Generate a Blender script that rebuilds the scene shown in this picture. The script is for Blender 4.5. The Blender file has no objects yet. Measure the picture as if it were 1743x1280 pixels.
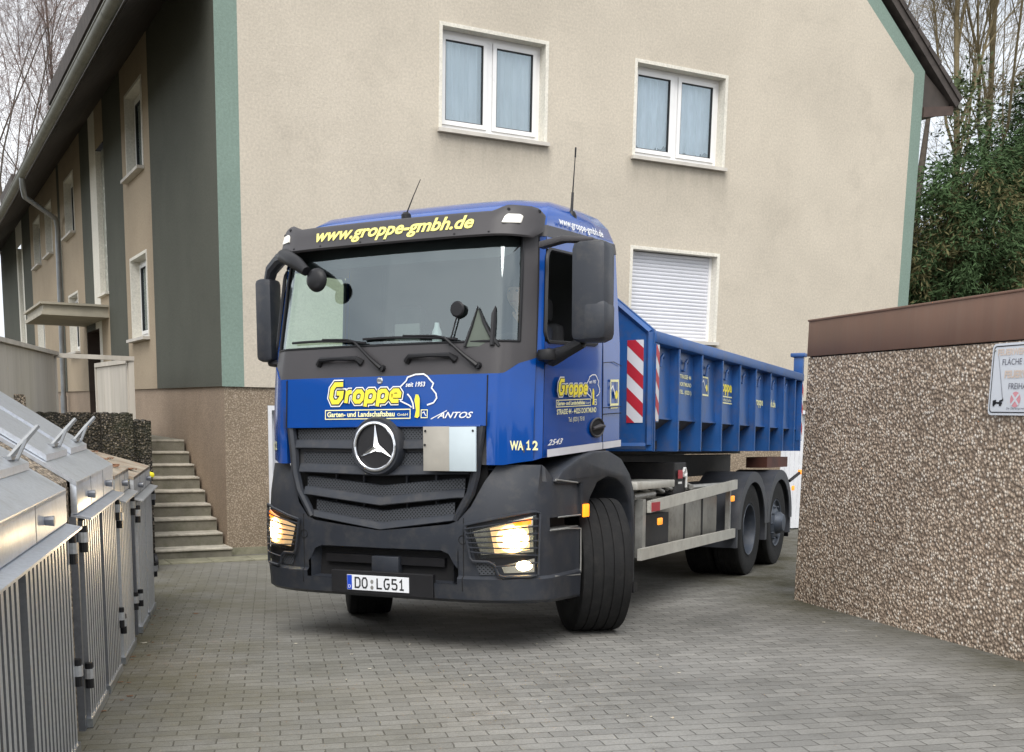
import bpy, bmesh, math, random
from mathutils import Vector, Matrix
random.seed(7)
R = math.radians
# ------------------------------------------------------------------ camera, sky, sun, exposure
sc = bpy.context.scene
col = sc.collection
cd = bpy.data.cameras.new('camera')
cam = bpy.data.objects.new('camera', cd); col.objects.link(cam)
cd.sensor_fit = 'HORIZONTAL'; cd.sensor_width = 36.0
cd.lens = 36.0 * 1933.68 / 1743.0
cd.shift_y = (1018.03 - 640.0) / 1743.0
cd.clip_start = 0.05; cd.clip_end = 3000
PITCH, YAW, ROLL = -0.1654, 0.4885, 0.0183
CAMPOS = Vector((-3.4833, -14.2736, 1.8953))
fwd = Vector((math.sin(YAW) * math.cos(PITCH), math.cos(YAW) * math.cos(PITCH), math.sin(PITCH)))
rgt = Vector((math.cos(YAW), -math.sin(YAW), 0)); upv = rgt.cross(fwd)
r2 = rgt * math.cos(ROLL) + upv * math.sin(ROLL); u2 = upv * math.cos(ROLL) - rgt * math.sin(ROLL)
cm = Matrix((r2, u2, -fwd)).transposed().to_4x4(); cm.translation = CAMPOS
cam.matrix_world = cm
sc.camera = cam

SUN_EL, SUN_ROT = R(52), R(211)     # soft overcast light from behind the camera
wd = bpy.data.worlds.new('World'); sc.world = wd; wd.use_nodes = True
nt = wd.node_tree; nt.nodes.clear()
wout = nt.nodes.new('ShaderNodeOutputWorld'); wbg = nt.nodes.new('ShaderNodeBackground')
sky = nt.nodes.new('ShaderNodeTexSky'); sky.sky_type = 'NISHITA'; sky.sun_disc = False
sky.sun_elevation = SUN_EL; sky.sun_rotation = SUN_ROT; sky.dust_density = 3.0; sky.ozone_density = 1.0
hsv = nt.nodes.new('ShaderNodeHueSaturation'); hsv.inputs['Saturation'].default_value = 0.55
wtc = nt.nodes.new('ShaderNodeTexCoord'); wno = nt.nodes.new('ShaderNodeTexNoise')
wno.inputs['Scale'].default_value = 2.2; wno.inputs['Detail'].default_value = 6
wmp = nt.nodes.new('ShaderNodeMapping'); wmp.inputs['Scale'].default_value = (1, 1, 2.5)
wcr = nt.nodes.new('ShaderNodeValToRGB')
wcr.color_ramp.elements[0].position = 0.35; wcr.color_ramp.elements[0].color = (5.4, 5.8, 6.3, 1)
wcr.color_ramp.elements[1].position = 0.6; wcr.color_ramp.elements[1].color = (9.3, 9.4, 9.5, 1)
wmx = nt.nodes.new('ShaderNodeMix'); wmx.data_type = 'RGBA'; wmx.inputs[0].default_value = 0.8
L = nt.links.new
L(wtc.outputs['Generated'], wmp.inputs[0]); L(wmp.outputs[0], wno.inputs['Vector']); L(wno.outputs[0], wcr.inputs[0])
L(sky.outputs[0], hsv.inputs['Color']); L(hsv.outputs[0], wmx.inputs[6]); L(wcr.outputs[0], wmx.inputs[7])
L(wmx.outputs[2], wbg.inputs[0]); L(wbg.outputs[0], wout.inputs[0]); wbg.inputs[1].default_value = 0.1
sd = bpy.data.lights.new('sun', 'SUN'); sd.energy = 1.5; sd.angle = R(40); sd.color = (1, 0.96, 0.9)
sun = bpy.data.objects.new('sun', sd); col.objects.link(sun); sun.location = (0, -30, 40)
_az = SUN_ROT   # nishita: rotation measured clockwise from +Y
sdir = Vector((math.sin(_az) * math.cos(SUN_EL), math.cos(_az) * math.cos(SUN_EL), math.sin(SUN_EL)))
sun.rotation_euler = sdir.to_track_quat('Z', 'Y').to_euler()
vs = sc.view_settings; vs.view_transform = 'Standard'; vs.look = 'None'; vs.exposure = 0.9; vs.gamma = 1
vs.use_curve_mapping = False

# ------------------------------------------------------------------ materials
def newmat(name):
    m = bpy.data.materials.new(name); m.use_nodes = True
    n = m.node_tree.nodes; b = n['Principled BSDF']
    return m, m.node_tree, b
def node(t, kind, **kw):
    n = t.nodes.new(kind)
    for k, v in kw.items():
        if hasattr(n, k): setattr(n, k, v)
        else: n.inputs[k].default_value = v
    return n
def objco(t, scale=(1, 1, 1), rot=(0, 0, 0)):
    tc = t.nodes.new('ShaderNodeTexCoord'); mp = t.nodes.new('ShaderNodeMapping')
    mp.inputs['Scale'].default_value = scale; mp.inputs['Rotation'].default_value = rot
    t.links.new(tc.outputs['Object'], mp.inputs[0]); return mp.outputs[0]
def mixc(t, fac, a, b, mode='MIX'):
    m = t.nodes.new('ShaderNodeMix'); m.data_type = 'RGBA'; m.blend_type = mode
    for i, x in ((0, fac), (6, a), (7, b)):
        if hasattr(x, 'is_output') or isinstance(x, bpy.types.NodeSocket): t.links.new(x, m.inputs[i])
        else: m.inputs[i].default_value = x if i == 0 or len(x) == 4 else (*x, 1)
    return m.outputs[2]
def ramp(t, sock, stops):
    r = t.nodes.new('ShaderNodeValToRGB'); e = r.color_ramp.elements
    while len(e) < len(stops): e.new(0.5)
    for i, (p, c) in enumerate(stops):
        e[i].position = p; e[i].color = (*c, 1) if len(c) == 3 else c
    t.links.new(sock, r.inputs[0]); return r.outputs[0]
def bumpn(t, b, sock, strength, dist=0.01):
    n = t.nodes.new('ShaderNodeBump'); n.inputs['Strength'].default_value = strength; n.inputs['Distance'].default_value = dist
    t.links.new(sock, n.inputs['Height']); t.links.new(n.outputs[0], b.inputs['Normal'])
def noise(t, co, scale, detail=4, rough=0.55):
    n = t.nodes.new('ShaderNodeTexNoise'); n.inputs['Scale'].default_value = scale; n.inputs['Detail'].default_value = detail
    n.inputs['Roughness'].default_value = rough; t.links.new(co, n.inputs['Vector']); return n.outputs[0]
def mat(name, c, rough=0.5, metal=0.0, var=0.15, vs_=3.0, bump=0.0, bs=80.0, coat=0.0, dirt=None, dirt_amt=0.3, spec=0.5, stretch=(1, 1, 1)):
    m, t, b = newmat(name); co = objco(t, stretch)
    n1 = noise(t, co, vs_, 6)
    lo = tuple(x * (1 - var) for x in c); hi = tuple(min(1, x * (1 + var)) for x in c)
    cs = ramp(t, n1, [(0.3, lo), (0.7, hi)])
    if dirt:
        n2 = noise(t, co, vs_ * 2.7, 8, 0.7)
        f = ramp(t, n2, [(0.48, (0, 0, 0)), (0.75, (dirt_amt,) * 3)])
        cs = mixc(t, f, cs, dirt)
    t.links.new(cs, b.inputs['Base Color'])
    rr = t.nodes.new('ShaderNodeMapRange'); rr.inputs['To Min'].default_value = max(0, rough - 0.08); rr.inputs['To Max'].default_value = min(1, rough + 0.08)
    t.links.new(n1, rr.inputs[0]); t.links.new(rr.outputs[0], b.inputs['Roughness'])
    b.inputs['Metallic'].default_value = metal; b.inputs['Coat Weight'].default_value = coat; b.inputs['Coat Roughness'].default_value = 0.06
    b.inputs['Specular IOR Level'].default_value = spec
    if bump: bumpn(t, b, noise(t, co, bs, 5, 0.65), bump)
    return m
def stucco(name, c, stain=(0.2, 0.17, 0.13), amt=0.25, bs=70, b_=0.6, sills=()):
    m, t, b = newmat(name); co = objco(t)
    n1 = noise(t, co, 0.45, 8, 0.62); n2 = noise(t, co, 1.1, 9, 0.75); n3 = noise(t, co, 34, 4, 0.75)
    cs = ramp(t, n1, [(0.3, tuple(x * 0.86 for x in c)), (0.7, tuple(x * 1.08 for x in c))])
    cs = mixc(t, ramp(t, n2, [(0.52, (0, 0, 0)), (0.8, (amt,) * 3)]), cs, stain)
    cs = mixc(t, 0.8, cs, mixc(t, 1.0, cs, ramp(t, n3, [(0.3, (0.78,) * 3), (0.7, (1.16,) * 3)]), 'MULTIPLY'))
    if sills:
        sx = t.nodes.new('ShaderNodeSeparateXYZ'); t.links.new(co, sx.inputs[0]); nn = noise(t, objco(t, (3, 3, 0.8)), 2.2, 7, 0.7); tot = None
        def mr(sock, a, b_):
            q = t.nodes.new('ShaderNodeMapRange'); q.interpolation_type = 'SMOOTHSTEP'; q.inputs['From Min'].default_value = a; q.inputs['From Max'].default_value = b_; t.links.new(sock, q.inputs[0]); return q.outputs[0]
        def op(o, a, b_):
            q = t.nodes.new('ShaderNodeMath'); q.operation = o; t.links.new(a, q.inputs[0]); t.links.new(b_, q.inputs[1]); return q.outputs[0]
        for u0, u1, z in sills:      # rain wash and soot below each window sill
            f = op('MULTIPLY', op('MULTIPLY', mr(sx.outputs[0], u0 - 0.12, u0 + 0.02), mr(sx.outputs[0], u1 + 0.12, u1 - 0.02)), op('MULTIPLY', mr(sx.outputs[2], z - 0.6, z - 0.02), mr(sx.outputs[2], z + 0.06, z)))
            tot = f if tot is None else op('MAXIMUM', tot, f)
        cs = mixc(t, op('MULTIPLY', tot, ramp(t, nn, [(0.25, (0.15,) * 3), (0.7, (0.85,) * 3)])), cs, tuple(x * 0.6 for x in c))
    t.links.new(cs, b.inputs['Base Color']); b.inputs['Roughness'].default_value = 0.92; b.inputs['Specular IOR Level'].default_value = 0.2
    bumpn(t, b, noise(t, co, bs, 5, 0.75), b_, 0.012); return m
def pebble(name, cols, scale, mortar, b_=0.9, moss=None, dist=0.012):
    m, t, b = newmat(name); co = objco(t)
    v = t.nodes.new('ShaderNodeTexVoronoi'); v.inputs['Scale'].default_value = scale; t.links.new(co, v.inputs['Vector'])
    dn = noise(t, co, scale * 1.7, 3)
    sep = t.nodes.new('ShaderNodeSeparateColor'); t.links.new(v.outputs['Color'], sep.inputs[0])
    cs = ramp(t, sep.outputs[0], [(i / (len(cols) - 1), c) for i, c in enumerate(cols)])
    cs = mixc(t, 0.5, cs, mixc(t, 1.0, cs, ramp(t, dn, [(0.25, (0.62,) * 3), (0.75, (1.3,) * 3)]), 'MULTIPLY'))
    edge = ramp(t, v.outputs['Distance'], [(0.32, (0, 0, 0)), (0.62, (1, 1, 1))])
    cs = mixc(t, edge, cs, mortar)
    big = noise(t, co, 0.8, 6, 0.6)
    cs = mixc(t, 1.0, cs, ramp(t, big, [(0.3, (0.78,) * 3), (0.7, (1.1,) * 3)]), 'MULTIPLY')
    if moss:
        n2 = noise(t, co, 1.6, 8, 0.7); cs = mixc(t, ramp(t, n2, [(0.52, (0, 0, 0)), (0.72, (0.75,) * 3)]), cs, moss)
    t.links.new(cs, b.inputs['Base Color']); b.inputs['Roughness'].default_value = 0.85
    inv = t.nodes.new('ShaderNodeMath'); inv.operation = 'SUBTRACT'; inv.inputs[0].default_value = 1; t.links.new(v.outputs['Distance'], inv.inputs[1])
    bumpn(t, b, inv.outputs[0], b_, dist); return m
def glassmat(name, tint, refl, rough=0.0, trans=1.0):
    m, t, b = newmat(name); t.nodes.remove(b)
    out = [n for n in t.nodes if n.type == 'OUTPUT_MATERIAL'][0]
    g = t.nodes.new('ShaderNodeBsdfGlossy'); g.inputs['Roughness'].default_value = rough; g.inputs['Color'].default_value = (0.86, 0.97, 1, 1)
    tr = t.nodes.new('ShaderNodeBsdfTransparent'); tr.inputs[0].default_value = (*tint, 1)
    lw = t.nodes.new('ShaderNodeLayerWeight'); lw.inputs['Blend'].default_value = 0.25
    mr = t.nodes.new('ShaderNodeMapRange'); mr.inputs['To Min'].default_value = refl; mr.inputs['To Max'].default_value = 0.95
    t.links.new(lw.outputs['Fresnel'], mr.inputs[0])
    mx = t.nodes.new('ShaderNodeMixShader'); t.links.new(mr.outputs[0], mx.inputs[0]); t.links.new(tr.outputs[0], mx.inputs[1]); t.links.new(g.outputs[0], mx.inputs[2])
    t.links.new(mx.outputs[0], out.inputs[0]); return m
def emit(name, c, s):
    m, t, b = newmat(name); b.inputs['Base Color'].default_value = (*c, 1); b.inputs['Emission Color'].default_value = (*c, 1); b.inputs['Emission Strength'].default_value = s
    return m
def dots(name, c, hole, scale, rot=R(45), thr=0.34, plane='xz'):
    m, t, b = newmat(name)
    tc = t.nodes.new('ShaderNodeTexCoord'); sx = t.nodes.new('ShaderNodeSeparateXYZ'); cx = t.nodes.new('ShaderNodeCombineXYZ')
    t.links.new(tc.outputs['Object'], sx.inputs[0])
    t.links.new(sx.outputs[0], cx.inputs[0]); t.links.new(sx.outputs[2], cx.inputs[1])
    mp = t.nodes.new('ShaderNodeMapping'); mp.inputs['Rotation'].default_value = (0, 0, rot); t.links.new(cx.outputs[0], mp.inputs[0])
    v = t.nodes.new('ShaderNodeTexVoronoi'); v.voronoi_dimensions = '2D'; v.inputs['Scale'].default_value = scale; v.inputs['Randomness'].default_value = 0
    t.links.new(mp.outputs[0], v.inputs['Vector'])
    f = ramp(t, v.outputs['Distance'], [(thr, (0, 0, 0)), (thr + 0.06, (1, 1, 1))])
    t.links.new(mixc(t, f, hole, c), b.inputs['Base Color']); b.inputs['Roughness'].default_value = 0.55
    bumpn(t, b, f, 1.0, 0.01); return m

M = {}
M['cream'] = stucco('cream_render', (0.565, 0.51, 0.425), (0.36, 0.325, 0.27), 0.55, sills=((2.87, 4.53, 5.44), (5.88, 7.57, 5.44), (5.9, 7.57, 2.9)))
M['tan'] = stucco('tan_render', (0.4, 0.325, 0.235), (0.24, 0.18, 0.13), 0.35)  # darker copy of the cream render, with the entrance side's shade mixed in
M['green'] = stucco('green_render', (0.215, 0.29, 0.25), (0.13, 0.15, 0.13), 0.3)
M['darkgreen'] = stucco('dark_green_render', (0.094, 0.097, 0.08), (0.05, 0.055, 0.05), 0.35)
M['plaster_white'] = stucco('white_plaster', (0.74, 0.71, 0.63), (0.5, 0.47, 0.4), 0.2)
M['plinth'] = pebble('pebbledash', [(0.27, 0.21, 0.15), (0.36, 0.29, 0.21), (0.44, 0.36, 0.27), (0.31, 0.24, 0.17), (0.5, 0.42, 0.33)], 52, (0.22, 0.17, 0.12), 0.7, dist=0.006)
M['plinth_side'] = pebble('brown_roughcast', [(0.3, 0.22, 0.16), (0.38, 0.29, 0.21), (0.34, 0.26, 0.19)], 45, (0.27, 0.2, 0.14), 0.4, dist=0.006)
M['aggregate'] = pebble('exposed_aggregate', [(0.32, 0.235, 0.17), (0.68, 0.54, 0.41), (0.48, 0.36, 0.27), (0.86, 0.74, 0.6), (0.92, 0.84, 0.74), (0.6, 0.46, 0.35), (0.8, 0.66, 0.52)], 39, (0.26, 0.195, 0.145), 1.0, dist=0.016)
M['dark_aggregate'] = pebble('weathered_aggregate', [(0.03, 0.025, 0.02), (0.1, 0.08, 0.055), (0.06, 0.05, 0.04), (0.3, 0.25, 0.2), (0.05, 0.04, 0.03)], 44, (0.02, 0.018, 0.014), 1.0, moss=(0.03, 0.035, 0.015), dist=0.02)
M['light_aggregate'] = pebble('light_aggregate', [(0.2, 0.15, 0.1), (0.5, 0.4, 0.28), (0.6, 0.5, 0.4), (0.32, 0.25, 0.18)], 55, (0.08, 0.065, 0.045), 0.9, dist=0.012)
M['brown_metal'] = mat('brown_fascia', (0.19, 0.105, 0.072), 0.5, 0, 0.12, 1.5, dirt=(0.2, 0.15, 0.12), dirt_amt=0.35, stretch=(3, 3, 0.4))
M['white_pvc'] = mat('white_pvc', (0.8, 0.8, 0.8), 0.3, 0, 0.03)
M['gasket'] = mat('gasket', (0.02, 0.02, 0.022), 0.6)
M['sill'] = mat('stone_sill', (0.55, 0.52, 0.47), 0.8, 0, 0.15, 4, bump=0.2)
M['concrete'] = mat('step_concrete', (0.17, 0.158, 0.125), 0.95, 0, 0.3, 3, bump=0.5, bs=60, dirt=(0.08, 0.085, 0.045), dirt_amt=0.7)
M['nosing'] = mat('worn_nosing', (0.42, 0.39, 0.33), 0.9, 0, 0.3, 6, bump=0.4, bs=70, dirt=(0.15, 0.14, 0.09), dirt_amt=0.6)
M['roof'] = mat('roof_tiles', (0.06, 0.05, 0.045), 0.85, 0, 0.35, 6, bump=0.5, bs=40)
M['soffit'] = mat('dark_soffit', (0.05, 0.04, 0.034), 0.7, 0, 0.2, 5)
M['fascia_wood'] = mat('brown_wood', (0.065, 0.042, 0.034), 0.7, 0, 0.2, 8)
M['zinc'] = mat('zinc', (0.2, 0.2, 0.17), 0.5, 0.5, 0.25, 4, dirt=(0.12, 0.12, 0.07), dirt_amt=0.5)
M['zinc_pipe'] = mat('zinc_pipe', (0.3, 0.32, 0.34), 0.4, 0.7, 0.15, 5)
M['canopy'] = mat('canopy_paint', (0.36, 0.33, 0.26), 0.7, 0, 0.15, 3)
M['fence'] = mat('greige_board', (0.5, 0.46, 0.4), 0.75, 0, 0.12, 1.2, stretch=(3, 3, 0.3), dirt=(0.3, 0.27, 0.2), dirt_amt=0.4)
M['glassblock'] = mat('glass_block', (0.36, 0.37, 0.33), 0.25, 0, 0.3, 9, bump=0.4, bs=12)
M['door_dark'] = mat('dark_wood_door', (0.06, 0.04, 0.03), 0.5)
M['win_glass'] = glassmat('window_glass', (0.9, 0.93, 0.95), 0.15)
M['room'] = mat('dim_room', (0.06, 0.07, 0.085), 0.9)
def curtain(name, c, sc_):
    m, t, b = newmat(name)
    b.inputs['Base Color'].default_value = (*c, 1); b.inputs['Roughness'].default_value = 0.9
    n = noise(t, objco(t, (1, 1, 0.25)), sc_, 5); t.links.new(ramp(t, n, [(0.3, tuple(x * 0.8 for x in c)), (0.7, c)]), b.inputs['Base Color']); return m
M['curtain'] = curtain('net_curtain', (0.8, 0.81, 0.83), 6)
M['lace'] = curtain('lace_curtain', (0.82, 0.84, 0.89), 14)
M['shutter'] = mat('shutter_slats', (0.66, 0.67, 0.72), 0.4, 0, 0.04)
M['white_sheet'] = mat('white_sheet_metal', (0.72, 0.73, 0.76), 0.45, 0, 0.05, 3, dirt=(0.45, 0.45, 0.42), dirt_amt=0.3)

# truck
M['blue'] = mat('blue_paint', (0.0004, 0.056, 0.29), 0.2, 0, 0.06, 1.5, coat=0.5, spec=0.2, dirt=(0.012, 0.05, 0.19), dirt_amt=0.4)
M['cont_blue'] = mat('container_blue', (0.016, 0.088, 0.29), 0.4, 0, 0.2, 2.2, dirt=(0.12, 0.1, 0.09), dirt_amt=0.5, bump=0.25, bs=5)
M['cont_dark'] = mat('container_underside', (0.05, 0.05, 0.05), 0.7, 0, 0.4, 3, dirt=(0.1, 0.06, 0.03), dirt_amt=0.5)
M['anthracite'] = mat('anthracite_plastic', (0.026, 0.03, 0.039), 0.42, 0, 0.12, 3, bump=0.12, bs=260, dirt=(0.085, 0.078, 0.07), dirt_amt=0.5, spec=0.4)
M['visor_grey'] = mat('visor_plastic', (0.045, 0.042, 0.045), 0.45, 0, 0.08, 3, bump=0.06, bs=250, spec=0.4)
M['black'] = mat('black_plastic', (0.01, 0.01, 0.012), 0.45, 0, 0.2, 5, spec=0.35)
M['void'] = mat('dark_recess', (0.006, 0.006, 0.007), 0.8)
M['chassis'] = mat('chassis_black', (0.02, 0.02, 0.022), 0.65, 0, 0.3, 4, dirt=(0.06, 0.05, 0.04), dirt_amt=0.5)
M['fender'] = mat('rear_fender_plastic', (0.045, 0.05, 0.062), 0.5, 0, 0.2, 4, dirt=(0.1, 0.09, 0.08), dirt_amt=0.4)
M['tyre'] = mat('tyre_rubber', (0.0095, 0.0097, 0.0105), 0.78, 0, 0.3, 6, bump=0.25, bs=70, dirt=(0.035, 0.033, 0.03), dirt_amt=0.4, spec=0.3)
M['rim'] = mat('rim_paint', (0.05, 0.062, 0.085), 0.5, 0.2, 0.25, 6, dirt=(0.12, 0.11, 0.1), dirt_amt=0.4)
M['steel'] = mat('dull_steel', (0.4, 0.4, 0.38), 0.5, 0.6, 0.2, 5, dirt=(0.1, 0.09, 0.08), dirt_amt=0.4)
M['alu'] = mat('aluminium_rail', (0.58, 0.57, 0.52), 0.45, 0.35, 0.12, 4, dirt=(0.3, 0.27, 0.22), dirt_amt=0.4)
M['tank'] = mat('tank_aluminium', (0.33, 0.32, 0.29), 0.5, 0.4, 0.2, 4, dirt=(0.1, 0.09, 0.07), dirt_amt=0.5)
M['chrome'] = mat('chrome', (0.75, 0.76, 0.78), 0.12, 1.0, 0.02)
M['mesh'] = dots('grille_mesh', (0.05, 0.055, 0.065), (0.002, 0.004, 0.005), 52, thr=0.27)
M['screen'] = glassmat('windscreen_glass', (0.74, 0.86, 0.82), 0.15)
M['sideglass'] = glassmat('side_glass', (0.72, 0.85, 0.76), 0.06)
M['lens'] = glassmat('lamp_lens', (0.98, 0.97, 0.93), 0.04)
M['lamp_hot'] = emit('headlamp_bulb', (1.0, 0.8, 0.48), 12)
M['lamp_warm'] = emit('headlamp_reflector_lit', (1.0, 0.72, 0.42), 0.2)
M['lamp_halo'] = emit('headlamp_halo', (1.0, 0.66, 0.3), 1.5)
M['amber_lit'] = emit('amber_lit', (1.0, 0.27, 0.012), 0.95)
M['amber'] = emit('amber_marker', (0.9, 0.3, 0.03), 0.55)
M['reflector'] = mat('reflector', (0.75, 0.72, 0.62), 0.15, 0.9, 0.1)
M['white'] = mat('white_paint', (0.82, 0.83, 0.82), 0.4, 0, 0.04)
M['offwhite'] = mat('marker_lamp_white', (0.9, 0.88, 0.8), 0.2, 0, 0.03)
M['yellow'] = mat('yellow_film', (0.88, 0.74, 0.05), 0.4, 0, 0.03)
M['paleyellow'] = mat('pale_yellow_film', (0.85, 0.83, 0.45), 0.4, 0, 0.03)
M['webyellow'] = mat('soft_yellow_film', (0.86, 0.78, 0.22), 0.4, 0, 0.03)
M['navy'] = mat('navy_film', (0.008, 0.012, 0.03), 0.4)
M['red'] = mat('red_film', (0.42, 0.02, 0.035), 0.4, 0, 0.15)
M['wornwhite'] = mat('worn_white_film', (0.62, 0.62, 0.66), 0.45, 0, 0.08)
M['board_grey'] = mat('grey_board', (0.36, 0.34, 0.3), 0.5, 0, 0.12, 5)
M['board_white'] = mat('white_board', (0.52, 0.6, 0.64), 0.4, 0, 0.04, 5)
M['eu_blue'] = mat('eu_blue', (0.01, 0.06, 0.5), 0.4)
M['plate'] = mat('plate_white', (0.78, 0.8, 0.84), 0.35, 0, 0.02)
M['ink'] = mat('black_ink', (0.01, 0.01, 0.012), 0.5)
M['interior'] = mat('cab_trim', (0.07, 0.07, 0.075), 0.8)
M['dash'] = mat('dash_trim', (0.14, 0.135, 0.13), 0.7)
M['galv'] = None
def galv(name, c=(0.6, 0.63, 0.68), rough=0.36, metal=0.75):
    m, t, b = newmat(name); co = objco(t)
    v = t.nodes.new('ShaderNodeTexVoronoi'); v.inputs['Scale'].default_value = 75; t.links.new(co, v.inputs['Vector'])
    sep = t.nodes.new('ShaderNodeSeparateColor'); t.links.new(v.outputs['Color'], sep.inputs[0])
    cs = ramp(t, sep.outputs[0], [(0, tuple(x * 0.92 for x in c)), (1, tuple(x * 1.06 for x in c))])
    st = noise(t, objco(t, (5, 5, 0.5)), 1.5, 7, 0.7)
    cs = mixc(t, ramp(t, st, [(0.52, (0, 0, 0)), (0.8, (0.4,) * 3)]), cs, (0.3, 0.28, 0.25))
    t.links.new(cs, b.inputs['Base Color']); b.inputs['Metallic'].default_value = metal; b.inputs['Roughness'].default_value = rough
    bumpn(t, b, noise(t, co, 9, 4), 0.12, 0.01); return m
M['galv'] = galv('galvanised_sheet')
M['galv_dull'] = galv('galvanised_dull', (0.42, 0.43, 0.44), 0.5, 0.55)
M['galv_handle'] = galv('galvanised_handle', (0.24, 0.25, 0.26), 0.5, 0.6)
M['galv_groove'] = galv('dirty_groove', (0.15, 0.155, 0.165), 0.45, 0.5)  # darker metal puts the shade of the door grooves into the colour
M['galv_dark'] = galv('galvanised_post', (0.17, 0.18, 0.2), 0.45, 0.6)
M['zinc_strap'] = galv('zinc_strap', (0.5, 0.53, 0.57), 0.3, 0.9)
M['worn_lid'] = mat('leaf_covered_lid', (0.3, 0.26, 0.2), 0.8, 0.1, 0.3, 4, dirt=(0.26, 0.11, 0.05), dirt_amt=0.9, bump=0.4, bs=30)
M['sign_white'] = mat('sign_white', (0.72, 0.75, 0.8), 0.3, 0, 0.03)
M['faded_red'] = mat('faded_red', (0.72, 0.6, 0.52), 0.5)
M['pink'] = mat('faded_pink', (0.72, 0.32, 0.36), 0.5)
M['grey_ink'] = mat('grey_ink', (0.16, 0.16, 0.2), 0.5)
M['skin'] = mat('skin', (0.55, 0.33, 0.24), 0.55, 0, 0.08, 10)
M['jacket'] = mat('dark_jacket', (0.03, 0.035, 0.05), 0.9, 0, 0.2, 8, bump=0.3, bs=60)
M['hair'] = mat('dark_hair', (0.03, 0.02, 0.015), 0.7)
M['bin_yellow'] = mat('bin_lid_yellow', (0.75, 0.66, 0.03), 0.45)
M['bin_black'] = mat('bin_body', (0.02, 0.021, 0.022), 0.5)
M['bark'] = mat('bark', (0.09, 0.075, 0.06), 0.95, 0, 0.3, 8, bump=0.5, bs=30)
M['bark_red'] = mat('birch_twig', (0.17, 0.12, 0.105), 0.95, 0, 0.25, 3)
M['bark_ol'] = mat('mossy_bark', (0.2, 0.16, 0.09), 0.95, 0, 0.3, 6)
M['ivy'] = mat('ivy_leaf', (0.075, 0.105, 0.04), 0.55, 0, 0.45, 1.2)
M['yew'] = mat('yew_leaf', (0.058, 0.098, 0.042), 0.9, 0, 0.4, 0.9, spec=0.15)
M['yew2'] = mat('yew_leaf_brownish', (0.135, 0.125, 0.06), 0.9, 0, 0.4, 0.9, spec=0.15)
M['leaf_litter'] = mat('pale_leaf', (0.5, 0.46, 0.37), 0.8)
M['brown_leaf'] = mat('brown_leaf', (0.16, 0.07, 0.03), 0.8)

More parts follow.
